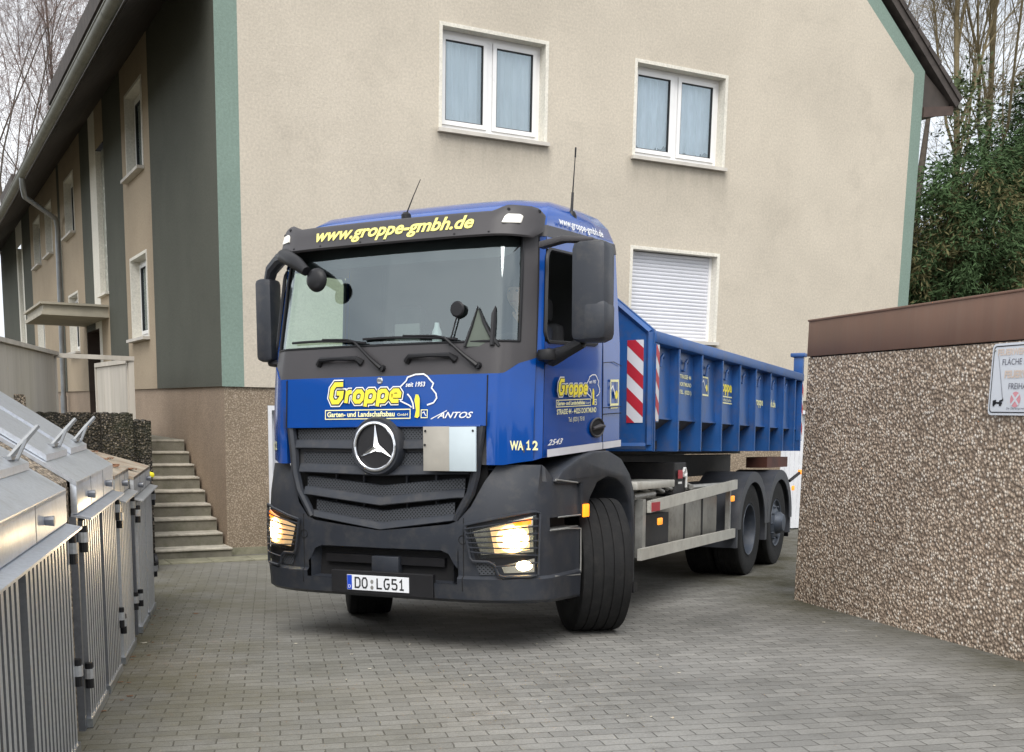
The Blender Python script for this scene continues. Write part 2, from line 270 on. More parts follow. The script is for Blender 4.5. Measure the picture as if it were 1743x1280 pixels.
# ground: concrete block paving, courses run square to the drive
def paving():
    m, t, b = newmat('block_paving')
    co0 = objco(t); nz = t.nodes.new('ShaderNodeTexNoise'); nz.inputs['Scale'].default_value = 9; t.links.new(co0, nz.inputs['Vector'])
    mp = objco(t, (1, 1, 1), (0, 0, R(16.0)))
    ad = t.nodes.new('ShaderNodeVectorMath'); ad.operation = 'MULTIPLY_ADD'; ad.inputs[1].default_value = (0.02, 0.02, 0); t.links.new(nz.outputs['Color'], ad.inputs[0]); t.links.new(mp, ad.inputs[2])
    br = t.nodes.new('ShaderNodeTexBrick'); br.offset = 0.5
    for k, v in (('Scale', 1.0), ('Brick Width', 0.205), ('Row Height', 0.104), ('Mortar Size', 0.004), ('Mortar Smooth', 0.6), ('Bias', 0.0)): br.inputs[k].default_value = v
    br.inputs['Color1'].default_value = (0.186, 0.184, 0.177, 1); br.inputs['Color2'].default_value = (0.256, 0.252, 0.241, 1); br.inputs['Mortar'].default_value = (0.18, 0.178, 0.17, 1)
    t.links.new(ad.outputs[0], br.inputs['Vector'])
    n1 = noise(t, co0, 0.55, 7, 0.65); n2 = noise(t, co0, 1.3, 8, 0.7); n3 = noise(t, co0, 75, 4, 0.7); n4 = noise(t, objco(t, (1, 1, 1), (0, 0, 1)), 0.32, 5)
    cs = mixc(t, 1.0, br.outputs[0], ramp(t, n1, [(0.32, (0.62, 0.62, 0.6)), (0.68, (1.15, 1.15, 1.13))]), 'MULTIPLY')
    cs = mixc(t, 1.0, cs, ramp(t, n3, [(0.25, (0.72,) * 3), (0.75, (1.25,) * 3)]), 'MULTIPLY')
    jf = t.nodes.new('ShaderNodeMath'); jf.operation = 'MULTIPLY'; t.links.new(br.outputs['Fac'], jf.inputs[0]); t.links.new(ramp(t, noise(t, co0, 3.1, 7, 0.75), [(0.36, (0.12,) * 3), (0.66, (0.95,) * 3)]), jf.inputs[1])
    cs = mixc(t, jf.outputs[0], cs, (0.05, 0.046, 0.034))
    sx = t.nodes.new('ShaderNodeSeparateXYZ'); t.links.new(mp, sx.inputs[0])
    # moss and silt lie along both edges of the drive
    def edge(a, b_):
        mr = t.nodes.new('ShaderNodeMapRange'); mr.inputs['From Min'].default_value = a; mr.inputs['From Max'].default_value = b_; t.links.new(sx.outputs[0], mr.inputs[0]); return mr.outputs[0]
    def mul(a, b_):
        q = t.nodes.new('ShaderNodeMath'); q.operation = 'MULTIPLY'; t.links.new(a, q.inputs[0]); t.links.new(b_, q.inputs[1]); return q.outputs[0]
    mo = ramp(t, n2, [(0.34, (0.3, 0.3, 0.3)), (0.62, (1, 1, 1))])
    cs = mixc(t, mul(edge(2.0, -0.4), mo), cs, (0.108, 0.1, 0.064))
    cs = mixc(t, mul(edge(4.5, 5.4), mo), cs, (0.06, 0.056, 0.034))
    cs = mixc(t, ramp(t, noise(t, co0, 2.3, 9, 0.78), [(0.54, (0, 0, 0)), (0.72, (0.6,) * 3)]), cs, (0.075, 0.07, 0.06))
    cs = mixc(t, ramp(t, n4, [(0.5, (0, 0, 0)), (0.66, (0.3,) * 3)]), cs, (0.26, 0.258, 0.25))
    t.links.new(cs, b.inputs['Base Color']); b.inputs['Roughness'].default_value = 0.8; b.inputs['Specular IOR Level'].default_value = 0.3
    mm = t.nodes.new('ShaderNodeMath'); mm.operation = 'MULTIPLY_ADD'; mm.inputs[1].default_value = 0.25
    inv = t.nodes.new('ShaderNodeMath'); inv.operation = 'SUBTRACT'; inv.inputs[0].default_value = 1; t.links.new(br.outputs['Fac'], inv.inputs[1])
    t.links.new(n3, mm.inputs[0]); t.links.new(inv.outputs[0], mm.inputs[2]); bumpn(t, b, mm.outputs[0], 1.0, 0.01)
    return m
M['paving'] = paving()
M['kerb'] = mat('kerb_stone', (0.22, 0.21, 0.15), 0.9, 0, 0.25, 5, bump=0.4, bs=60, dirt=(0.08, 0.09, 0.04), dirt_amt=0.6)

# ------------------------------------------------------------------ mesh helpers
class MB:
    def __init__(s): s.v = []; s.f = []; s.m = []
    def add(s, vs_, fs, mi=0):
        o = len(s.v); s.v += [tuple(p) for p in vs_]; s.f += [tuple(i + o for i in f) for f in fs]; s.m += [mi] * len(fs)
        return s
    def box(s, x0, x1, y0, y1, z0, z1, bev=0.0, mi=0):
        if bev:
            bm = bmesh.new(); bmesh.ops.create_cube(bm, size=1)
            for v in bm.verts: v.co = Vector((x0 + (v.co.x + .5) * (x1 - x0), y0 + (v.co.y + .5) * (y1 - y0), z0 + (v.co.z + .5) * (z1 - z0)))
            bmesh.ops.bevel(bm, geom=list(bm.edges), offset=min(bev, 0.45 * min(abs(x1 - x0), abs(y1 - y0), abs(z1 - z0))), segments=2, affect='EDGES', profile=0.5)
            return s.bm(bm, mi)
        v = [(x, y, z) for x in (x0, x1) for y in (y0, y1) for z in (z0, z1)]
        return s.add(v, [(0, 1, 3, 2), (4, 6, 7, 5), (0, 4, 5, 1), (2, 3, 7, 6), (0, 2, 6, 4), (1, 5, 7, 3)], mi)
    def bm(s, bm, mi=0):
        bm.verts.index_update(); s.add([v.co[:] for v in bm.verts], [tuple(v.index for v in f.verts) for f in bm.faces], mi); bm.free(); return s
    def ext(s, poly, axis, a, b, bev=0.0, mi=0):
        P = {'x': lambda p, h: (h, p[0], p[1]), 'y': lambda p, h: (p[0], h, p[1]), 'z': lambda p, h: (p[0], p[1], h)}[axis]
        n = len(poly); v = [P(p, a) for p in poly] + [P(p, b) for p in poly]
        f = [tuple(range(n)), tuple(range(2 * n - 1, n - 1, -1))] + [(i, i + n, (i + 1) % n + n, (i + 1) % n) for i in range(n)]
        if not bev: return s.add(v, f, mi)
        bm = bmesh.new(); bv = [bm.verts.new(p) for p in v]
        for q in f: bm.faces.new([bv[i] for i in q])
        bmesh.ops.recalc_face_normals(bm, faces=bm.faces[:])
        bmesh.ops.bevel(bm, geom=list(bm.edges), offset=bev, segments=2, affect='EDGES', profile=0.5)
        return s.bm(bm, mi)
    def tube(s, path, r, n=8, mi=0, caps=True):
        pts = [Vector(p) for p in path]; k = len(pts); rs = r if isinstance(r, (list, tuple)) else [r] * k
        ring = []; ref = None
        for i, p in enumerate(pts):
            d = (pts[min(i + 1, k - 1)] - pts[max(i - 1, 0)]).normalized()
            if ref is None: ref = Vector((0, 0, 1)) if abs(d.z) < 0.9 else Vector((1, 0, 0))
            a = (ref - d * ref.dot(d)).normalized(); b = d.cross(a); ref = a
            ring.append([p + (a * math.cos(2 * math.pi * j / n) + b * math.sin(2 * math.pi * j / n)) * rs[i] for j in range(n)])
        v = [q for rr in ring for q in rr]
        f = [(i * n + j, i * n + (j + 1) % n, (i + 1) * n + (j + 1) % n, (i + 1) * n + j) for i in range(k - 1) for j in range(n)]
        if caps: f += [tuple(range(n - 1, -1, -1)), tuple(range((k - 1) * n, k * n))]
        return s.add(v, f, mi)
    def lathe(s, prof, axis, c, n=32, mi=0, a0=0, a1=2 * math.pi):
        full = abs(a1 - a0 - 2 * math.pi) < 1e-6; k = len(prof); m = n if full else n + 1; v = []
        for j in range(m):
            a = a0 + (a1 - a0) * j / n; ca, sa = math.cos(a), math.sin(a)
            for r, h in prof:
                v.append({'x': (c[0] + h, c[1] + r * ca, c[2] + r * sa), 'y': (c[0] + r * ca, c[1] + h, c[2] + r * sa), 'z': (c[0] + r * ca, c[1] + r * sa, c[2] + h)}[axis])
        f = [(j * k + i, j * k + i + 1, ((j + 1) % m) * k + i + 1, ((j + 1) % m) * k + i) for j in range(n) for i in range(k - 1)]
        return s.add(v, f, mi)
    def grid(s, rows, mi=0):
        n = len(rows[0]); v = [p for r_ in rows for p in r_]
        return s.add(v, [(i * n + j, i * n + j + 1, (i + 1) * n + j + 1, (i + 1) * n + j) for i in range(len(rows) - 1) for j in range(n - 1)], mi)
    def xf(s, fn): s.v = [tuple(fn(*p)) for p in s.v]; return s
    def build(s, name, mats, parent=None, smooth=35, loc=None):
        me = bpy.data.meshes.new(name); me.from_pydata(s.v, [], s.f)
        for m in (mats if isinstance(mats, (list, tuple)) else [mats]): me.materials.append(m)
        me.polygons.foreach_set('material_index', s.m)
        bm = bmesh.new(); bm.from_mesh(me); bmesh.ops.remove_doubles(bm, verts=bm.verts, dist=2e-5); bmesh.ops.recalc_face_normals(bm, faces=bm.faces[:]); bm.to_mesh(me); bm.free()
        if smooth:
            me.polygons.foreach_set('use_smooth', [True] * len(me.polygons)); me.set_sharp_from_angle(angle=R(smooth))
        me.update(); o = bpy.data.objects.new(name, me); col.objects.link(o)
        if parent: o.parent = parent
        if loc: o.location = loc
        return o
def tag(o, label=None, cat=None, group=None, kind=None):
    for k, v in (('label', label), ('category', cat), ('group', group), ('kind', kind)):
        if v: o[k] = v
    return o
def thing(name, loc, label, cat, group=None, mtx=None):
    o = bpy.data.objects.new(name, None); col.objects.link(o); o.empty_display_size = 0.2
    if mtx is not None: o.matrix_world = mtx
    else: o.location = loc
    return tag(o, label, cat, group)
def text_mesh(body, size, off=0.0, shear=0.0, extrude=0.0, align='LEFT', sx=1.0, spacing=1.0):
    cu = bpy.data.curves.new('lettering_curve', 'FONT'); cu.body = body; cu.size = size; cu.offset = off; cu.shear = shear; cu.extrude = extrude
    cu.align_x = align; cu.resolution_u = 3; cu.space_character = spacing
    ob = bpy.data.objects.new('lettering_curve', cu); col.objects.link(ob)
    dg = bpy.context.evaluated_depsgraph_get(); dg.update()
    me = bpy.data.meshes.new_from_object(ob.evaluated_get(dg))
    vs_ = [(v.co.x * sx, v.co.y, v.co.z) for v in me.vertices]; fs = [tuple(p.vertices) for p in me.polygons]
    bpy.data.objects.remove(ob); bpy.data.curves.remove(cu); bpy.data.meshes.remove(me)
    return vs_, fs
def text(mb, body, size, fn, mi=0, **kw):
    v, f = text_mesh(body, size, **kw); mb.add([fn(*p) for p in v], f, mi); return mb
def skin_mesh(name, verts, edges, radii, mat_, parent=None, sub=2):
    me = bpy.data.meshes.new(name); me.from_pydata(verts, edges, [])
    ob = bpy.data.objects.new(name, me); col.objects.link(ob)
    ob.modifiers.new('skin', 'SKIN'); sb = ob.modifiers.new('sub', 'SUBSURF'); sb.levels = sub; sb.render_levels = sub
    for i, r_ in enumerate(radii): me.skin_vertices[0].data[i].radius = (r_, r_) if not isinstance(r_, tuple) else r_
    me.skin_vertices[0].data[0].use_root = True
    dg = bpy.context.evaluated_depsgraph_get(); dg.update()
    m2 = bpy.data.meshes.new_from_object(ob.evaluated_get(dg)); bpy.data.objects.remove(ob)
    m2.name = name; m2.materials.clear(); m2.materials.append(mat_); m2.polygons.foreach_set('use_smooth', [True] * len(m2.polygons))
    o = bpy.data.objects.new(name, m2); col.objects.link(o)
    if parent: o.parent = parent
    return o
def copy_tree(o, parent=None):
    c = o.copy(); col.objects.link(c)
    if parent: c.parent = parent
    for ch in [x for x in bpy.data.objects if x.parent == o]: copy_tree(ch, c)
    return c
def lerp(a, b, t): return a + (b - a) * t

# ------------------------------------------------------------------ setting: ground, kerb, raised bed
def zg(y):
    if y > -2.3: return 0.0
    return 0.039 * (-max(y, -30.0)) - 0.09 + 0.0003
xs = [-900, -80, -20, -8, -4, 0, 4, 8, 14, 30, 100, 900]; ys = [-900, -120, -30, -22, -16, -12, -9, -6, -4, -3, -2.6, -2.3, -1.5, 0, 10, 60, 200, 900]
g = MB().grid([[(x, y, zg(y)) for x in xs] for y in ys]).build('ground', M['paving'], smooth=0); tag(g, kind='structure')
kb = MB()
for i in range(9):
    kb.box(-1.3 + i * 0.5, -0.806 + i * 0.5, -0.62, -0.22, -0.05, 0.014, bev=0.008)
kb = kb.build('kerb_strip', M['kerb']); tag(kb, kind='structure')
DH = Vector((0.25, 0.9682, 0)).normalized(); DN = Vector((DH.y, -DH.x, 0)); P0 = Vector((-2.87, -8.71, 0))
def shedpt(s, o, z=0): q = P0 + DH * s + DN * o; return (q.x, q.y, z)
a_, b_ = shedpt(5.2, -1.05), shedpt(-9, -1.05)
tb = MB().ext([(-0.96, 0.06), (-0.96, 18), (-14, 18), (-14, b_[1]), (b_[0], b_[1]), (a_[0], a_[1]), (-2.2, -0.1)], 'z', -0.3, 1.6)
tb = tb.build('raised_bed', mat('bed_soil', (0.07, 0.06, 0.035), 0.95, 0, 0.4, 3, bump=0.6, bs=30), smooth=0); tag(tb, kind='structure')
tl_ = MB().box(-0.955, -0.002, 2.27, 18, -0.2, 1.375).build('terrace', M['concrete'], smooth=0); tag(tl_, kind='structure')

# ------------------------------------------------------------------ apartment building
house = thing('apartment_building', (0, 0, 0), 'cream rendered apartment building with green corner strips and brown pebbledash base', 'building')
W, ZP, ZW, YB = 11.53, 2.1, 7.34, 33.0
def wallgrid(mb, fn, us, vs_, holes, mi):
    for i in range(len(us) - 1):
        for j in range(len(vs_) - 1):
            cu, cv = (us[i] + us[i + 1]) / 2, (vs_[j] + vs_[j + 1]) / 2
            if any(h[0] < cu < h[1] and h[2] < cv < h[3] for h in holes): continue
            mb.add([fn(us[i], vs_[j]), fn(us[i + 1], vs_[j]), fn(us[i + 1], vs_[j + 1]), fn(us[i], vs_[j + 1])], [(0, 1, 2, 3)], mi(cu, cv))
def srt(*a): return sorted(set(round(x, 4) for q in a for x in q))
W1 = (2.934, 4.465, 5.468, 6.74); W2 = (5.946, 7.505, 5.468, 6.74); W3 = (5.974, 7.5, 2.935, 4.208)
gw = MB(); gh = [W1, W2, W3]
wallgrid(gw, lambda u, v: (u, 0, v), srt([0, 0.277, 11.295, W], *[h[:2] for h in gh]), srt([ZP, ZW], *[h[2:] for h in gh]), gh, lambda u, v: 1 if u < 0.277 or u > 11.295 else 0)
T = lambda x: 7.42 + 0.853 * min(W - x, x); I = lambda x: 7.34 + 0.83 * (min(W - x, x) - 0.235)
gw.add([(0.277, 0, ZW), (11.295, 0, ZW), (5.765, 0, I(5.765))], [(0, 1, 2)], 0)
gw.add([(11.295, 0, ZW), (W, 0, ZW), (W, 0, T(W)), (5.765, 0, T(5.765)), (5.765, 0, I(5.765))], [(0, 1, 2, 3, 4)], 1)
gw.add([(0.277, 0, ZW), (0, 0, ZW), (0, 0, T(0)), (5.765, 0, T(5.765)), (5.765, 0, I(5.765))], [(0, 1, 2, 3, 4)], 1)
gw.build('gable_wall', [M['cream'], M['green']], house, smooth=0)
# base storey of the gable, with two garage doors
GD1 = (0.575, 2.95, -0.1, 1.878); GD2 = (8.98, 11.2, -0.1, 1.95)
gp = MB(); wallgrid(gp, lambda u, v: (u, 0.03, v), srt([0.03, W - 0.03], GD1[:2], GD2[:2]), srt([-0.3, ZP], GD1[2:], GD2[2:]), [GD1, GD2], lambda u, v: 0)
gp.add([(0.03, 0.03, ZP), (W - 0.03, 0.03, ZP), (W - 0.03, -0.0, ZP), (0.03, 0, ZP)], [(0, 1, 2, 3)])
gp.box(-0.0, 0.6, 0.012, 0.028, -0.2, 0.09, mi=1).box(2.93, 9.0, 0.012, 0.028, -0.2, 0.09, mi=1)
gp.build('plinth', [M['plinth'], M['kerb']], house, smooth=0)
for u0, u1, v0, v1 in (GD1, GD2):
    gd = MB(); n = int((u1 - u0) / 0.1)
    pr = []
    for k in range(n):
        a = u0 + 0.03 + (u1 - u0 - 0.06) * k / n; w = (u1 - u0 - 0.06) / n
        pr += [(a, 0.16), (a + w * 0.72, 0.16), (a + w * 0.78, 0.175), (a + w * 0.95, 0.175)]
    gd.grid([[(p[0], p[1], z) for p in pr] for z in (0.02, v1 - 0.05)])
    d = gd.build('garage_door', M['white_sheet'], house, smooth=0)
    fr = MB(); fr.box(u0 + 0.001, u0 + 0.05, 0.02, 0.2, 0, v1 - 0.002).box(u1 - 0.05, u1 - 0.001, 0.02, 0.2, 0, v1 - 0.002).box(u0 + 0.05, u1 - 0.05, 0.02, 0.2, v1 - 0.06, v1 - 0.002)
    fr.build('door_frame', M['white_sheet'], d, smooth=0)
# red and white edge protection beside the garage door
# entrance side (x = 0)
SEG = [(0, 4.1, 1), (4.1, 6.5, 0), (6.5, 8.42, 1), (8.42, 9.4, 2), (9.4, 10.2, 3), (10.2, 10.65, 1), (10.65, 11.5, 1), (11.5, 15.05, 0), (15.05, 15.5, 1), (15.5, 22.05, 0), (22.05, 24.5, 1), (24.5, 26.6, 3), (26.6, YB, 1)]
FW = [(4.62, 6.02, 5.46, 6.75), (4.62, 6.02, 2.9, 4.19), (12.6, 14.1, 5.48, 6.7), (12.6, 14.1, 2.95, 4.2), (16.7, 18.1, 5.48, 6.7), (19.4, 21.05, 5.48, 6.7), (19.4, 21.05, 2.95, 4.2)]
fh = FW + [(8.42, 9.4, 3.9, 6.55), (9.75, 11.45, 1.38, 3.3), (24.9, 26.2, 2.9, 6.6)]
fw = MB()
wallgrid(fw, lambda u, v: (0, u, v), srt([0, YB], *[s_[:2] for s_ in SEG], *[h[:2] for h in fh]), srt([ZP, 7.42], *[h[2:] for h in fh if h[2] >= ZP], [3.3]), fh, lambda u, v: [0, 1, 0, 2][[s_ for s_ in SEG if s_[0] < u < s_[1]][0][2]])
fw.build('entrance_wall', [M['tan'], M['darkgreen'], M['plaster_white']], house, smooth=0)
fp = MB(); wallgrid(fp, lambda u, v: (0.03, u, v), [0.03, 9.75, 11.45, YB], [-0.3, 1.38, ZP], [(9.75, 11.45, 1.38, 3)], lambda u, v: 0)
fp.add([(0.03, 0.03, ZP), (0.03, YB, ZP), (0, YB, ZP), (0, 0.03, ZP)], [(0, 1, 2, 3)])
fp.build('side_plinth', M['plinth_side'], house, smooth=0)
bw = MB().box(0.05, W - 0.05, YB - 0.1, YB, -0.3, 7.4).box(W - 0.06, W, 0.06, YB - 0.11, -0.3, 7.45).build('rear_wall', M['cream'], house, smooth=0)

def window(u0, u1, v0, v1, fn, depth, kind, cur, sill_out=0.05):
    """white casement window; fn(u, v, d) puts it in the wall, d is the distance into the wall"""
    def bx(mb, a, b, c, d, e, f, mi=0):
        q = [fn(x, y, z) for x in (a, b) for y in (c, d) for z in (e, f)]
        return mb.add(q, [(0, 1, 3, 2), (4, 6, 7, 5), (0, 4, 5, 1), (2, 3, 7, 6), (0, 2, 6, 4), (1, 5, 7, 3)], mi)
    rv = MB(); e = 0.045
    rv.add([fn(u0, v0, 0), fn(u0, v1, 0), fn(u0, v1, depth), fn(u0, v0, depth)], [(0, 1, 2, 3)]); rv.add([fn(u1, v0, 0), fn(u1, v1, 0), fn(u1, v1, depth), fn(u1, v0, depth)], [(0, 1, 2, 3)])
    rv.add([fn(u0, v1, 0), fn(u1, v1, 0), fn(u1, v1, depth), fn(u0, v1, depth)], [(0, 1, 2, 3)])
    bx(rv, u0 - e, u0 + 0.002, v0, v1 + e, -0.012, 0.02); bx(rv, u1 - 0.002, u1 + e, v0, v1 + e, -0.012, 0.02); bx(rv, u0 + 0.003, u1 - 0.003, v1 - 0.002, v1 + e, -0.012, 0.02)
    w = rv.build('window', M['plaster_white'], house, smooth=0)
    sl = MB(); bx(sl, u0 - 0.06, u1 + 0.06, v0 - 0.035, v0 + 0.012, -sill_out - 0.02, depth); sl.build('sill', M['sill'], w, smooth=0)
    d0 = depth
    if kind == 'shutter':
        sh = MB(); n = int((v1 - v0) / 0.052)
        for k in range(n):
            z = v0 + 0.015 + k * 0.052
            pts = [(0.0, 0), (0.012, 0.007), (0.026, 0.009), (0.04, 0.007), (0.05, 0)]
            sh.grid([[fn(u, z + p[0], depth - 0.05 - p[1]) for p in pts] for u in (u0 + 0.04, u1 - 0.04)])
        sh.build('roller_shutter', M['shutter'], w, smooth=60)
        for ga_, gb2 in ((u0, u0 + 0.045), (u1 - 0.045, u1)): fr = MB(); bx(fr, ga_, gb2, v0 + 0.012, v1, depth - 0.075, depth); fr.build('guide_rail', M['white_pvc'], w, smooth=0)
        bk = MB(); bx(bk, u0, u1, v0, v1, depth, depth + 0.05); bk.build('room', M['room'], w, smooth=0)
        return w
    fr = MB(); um = (u0 + u1) / 2; f = 0.055; zf = v0 + 0.012
    for a, b, c, d in ((u0, u0 + f, zf, v1), (u1 - f, u1, zf, v1), (u0 + f, u1 - f, v1 - f, v1), (u0 + f, u1 - f, zf, zf + 0.09), (um - 0.04, um + 0.04, zf + 0.09, v1 - f)): bx(fr, a, b, c, d, d0 - 0.05, d0 + 0.02)
    for ua, ub in ((u0 + f, um - 0.04), (um + 0.04, u1 - f)):
        c = 0.058; za, zb = zf + 0.09, v1 - f
        for a, b, c1, d in ((ua + 0.004, ua + c, za + .004, zb - .004), (ub - c, ub - 0.004, za + .004, zb - .004), (ua + c, ub - c, zb - c, zb - .004), (ua + c, ub - c, za + .004, za + c)): bx(fr, a, b, c1, d, d0 - 0.072, d0)
        gk = 0.010
        for a, b, c1, d in ((ua + c, ua + c + gk, za + c, zb - c), (ub - c - gk, ub - c, za + c, zb - c), (ua + c + gk, ub - c - gk, zb - c - gk, zb - c), (ua + c + gk, ub - c - gk, za + c, za + c + gk)): bx(fr, a, b, c1, d, d0 - 0.066, d0 - 0.02, 1)
        pn = MB(); bx(pn, ua + c, ub - c, za + c, zb - c, d0 - 0.045, d0 - 0.039); pn.build('pane', M['win_glass'], w, smooth=0)
    fr.build('frame', [M['white_pvc'], M['gasket']], w, smooth=0)
    if cur:
        cu = MB(); n = 110; rows = []; rnd = random.Random(int(u0 * 100))
        ph = [rnd.uniform(0, 6) for _ in range(4)]
        for k in range(n + 1):
            u = u0 + 0.05 + (u1 - u0 - 0.1) * k / n
            wv = 0.022 * math.sin(k * 0.62 + ph[0]) + 0.014 * math.sin(k * 0.23 + ph[1]) + 0.01 * math.sin(k * 1.35 + ph[2])
            zb = v0 + 0.1
            if kind == 'lace':
                t = ((u - u0) / (u1 - u0) * 2) % 1; zb = v0 + 0.17 + 0.22 * abs(t - 0.5) + 0.02 * math.sin(k * 1.1)
            rows.append([fn(u, z, d0 + 0.055 + wv) for z in (zb, (zb + v1) / 2, v1 - 0.02)])
        cu.grid(rows); cu.build('curtain', M['lace'] if kind == 'lace' else M['curtain'], w, smooth=180)
    bk = MB(); bx(bk, u0 - 0.1, u1 + 0.1, v0 - 0.1, v1 + 0.1, d0 + 0.3, d0 + 0.34); bk.build('room', M['room'], w, smooth=0)
    return w
gfn = lambda u, v, d: (u, d, v)
ffn = lambda u, v, d: (d, u, v)
window(*W1, gfn, 0.21, 'net', True); window(*W2, gfn, 0.21, 'lace', True); window(*W3, gfn, 0.2, 'shutter', False)
for i, w_ in enumerate(FW): window(*w_, ffn, 0.2, 'net', False, 0.09)
# stairwell glazing and doors
for y0, y1, z0, z1 in ((8.42, 9.4, 3.9, 6.55), (24.9, 26.2, 2.9, 6.6)):
    rv = MB(); gl_ = MB().box(0.1, 0.13, y0, y1, z0, z1).build('stairwell_glazing', M['glassblock'], house, smooth=0)
    rv.add([(0, y0, z0), (0, y0, z1), (0.12, y0, z1), (0.12, y0, z0)], [(0, 1, 2, 3)]).add([(0, y1, z0), (0, y1, z1), (0.12, y1, z1), (0.12, y1, z0)], [(0, 1, 2, 3)])
    rv.box(-0.07, 0.12, y0 - 0.05, y1 + 0.05, z0 - 0.05, z0 - 0.002)
    rv.build('stairwell_reveal', M['plaster_white'], house, smooth=0)
dr = MB().box(0.35, 0.4, 9.75, 11.45, 1.38, 3.3); dr.add([(0, 9.75, 1.38), (0, 9.75, 3.3), (0.36, 9.75, 3.3), (0.36, 9.75, 1.38)], [(0, 1, 2, 3)]).add([(0, 11.45, 1.38), (0, 11.45, 3.3), (0.36, 11.45, 3.3), (0.36, 11.45, 1.38)], [(0, 1, 2, 3)]).add([(0, 9.75, 3.3), (0, 11.45, 3.3), (0.36, 11.45, 3.3), (0.36, 9.75, 3.3)], [(0, 1, 2, 3)])
dr.build('entrance_door', M['door_dark'], house, smooth=0)
cp = MB().box(-1.17, 0, 8.5, 11.7, 3.43, 3.5, mi=1).box(-1.13, -0.0, 8.55, 11.65, 3.5, 3.62).box(-1.19, 0, 8.48, 11.72, 3.62, 3.66, mi=0)
cp.build('canopy', [M['canopy'], M['canopy']], house, smooth=0)
# roof
rf = MB()
def slab(p, q, th, y0, y1, mb, mi=0):
    d = Vector((q[0] - p[0], q[1] - p[1])).normalized(); nn = Vector((-d.y, d.x))
    if nn.y > 0: nn = -nn
    a, b = Vector(p), Vector(q); c, e = b + nn * th, a + nn * th
    mb.ext([tuple(a), tuple(b), tuple(c), tuple(e)], 'y', y0, y1, mi=mi)
AP = (5.765, 12.72)
slab(AP, (12.33, 7.07), 0.16, -0.07, YB + 0.1, rf); slab((5.764, 12.71), (-1.02, 6.58), 0.16, -0.06, YB + 0.1, rf)
# tile edge steps along the verge
dv_ = Vector((12.33 - 5.765, 7.07 - 12.72)).normalized(); nv_ = Vector((-dv_.y, dv_.x))
if nv_.y < 0: nv_ = -nv_
for k in range(24):
    a = Vector((5.765, 12.72)) + dv_ * (k * 0.36); b = a + dv_ * 0.372
    rf.ext([tuple(a - nv_ * 0.05), tuple(b - nv_ * 0.05), tuple(b + nv_ * 0.034), tuple(a + nv_ * 0.012)], 'y', -0.095, 0.3)
ro = rf.build('roof', M['roof'], house, smooth=0)
sf = MB(); sf.ext([(0.0, 7.28), (-0.97, 6.42), (-0.97, 6.46), (0.0, 7.34)], 'y', 0.0, YB); sf.ext([(W, 6.74), (W + 0.62, 6.86), (W + 0.62, 7.02), (W, 7.42)], 'y', 0.02, YB)
sf.build('eaves_box', M['soffit'], ro, smooth=0)
fb = MB().ext([(W + 0.01, 6.71), (W + 0.68, 6.83), (W + 0.68, 6.97), (W + 0.01, 6.87)], 'y', -0.03, 0.018); fb.build('eaves_board', M['fascia_wood'], ro, smooth=0)
gt = MB(); rings = []
for y in (-0.08, YB):
    rings.append([(-1.07 + 0.085 * math.cos(a), y, 6.43 + 0.085 * math.sin(a)) for a in [math.pi + math.pi * k / 10 for k in range(11)]])
gt.grid(rings); gt.tube([(-1.155, -0.08, 6.435), (-1.155, YB, 6.435)], 0.013, 6)
for k in range(16): gt.lathe([(0.089, -0.012), (0.089, 0.012)], 'y', (-1.07, 0.7 + k * 2.1, 6.43), 12, a0=math.pi, a1=2 * math.pi)
gt.tube([(W + 0.8, -0.06, 6.98), (W + 0.8, YB, 6.98)], 0.05, 8)
gt.build('gutter', M['zinc'], ro, smooth=50)
dp = MB().tube([(-1.07, 11.95, 6.38), (-1.06, 12.0, 6.2), (-1.0, 12.3, 6.05), (-0.16, 14.5, 5.98), (-0.1, 14.75, 5.8), (-0.1, 14.85, 5.5), (-0.1, 15.1, 1.62)], 0.055, 10)
dp.tube([(-0.1, 15.1, 2.0), (-0.1, 15.12, 1.5)], 0.07, 10); dp.build('downpipe', M['zinc_pipe'], house, smooth=60)
dm = MB().box(0.02, 3, 2.4, 10.4, 7.47, 7.6, mi=1).box(-0.62, 3.4, 1.8, 10.9, 7.6, 7.9); dm.build('dormer', [M['roof'], M['soffit']], ro, smooth=0)
dm2 = MB().box(0.02, 2, 21.3, 24.6, 7.47, 7.75, mi=1).box(-0.5, 2.2, 21.0, 25.0, 7.75, 7.98); dm2.build('dormer', [M['roof'], M['soffit']], ro, smooth=0)

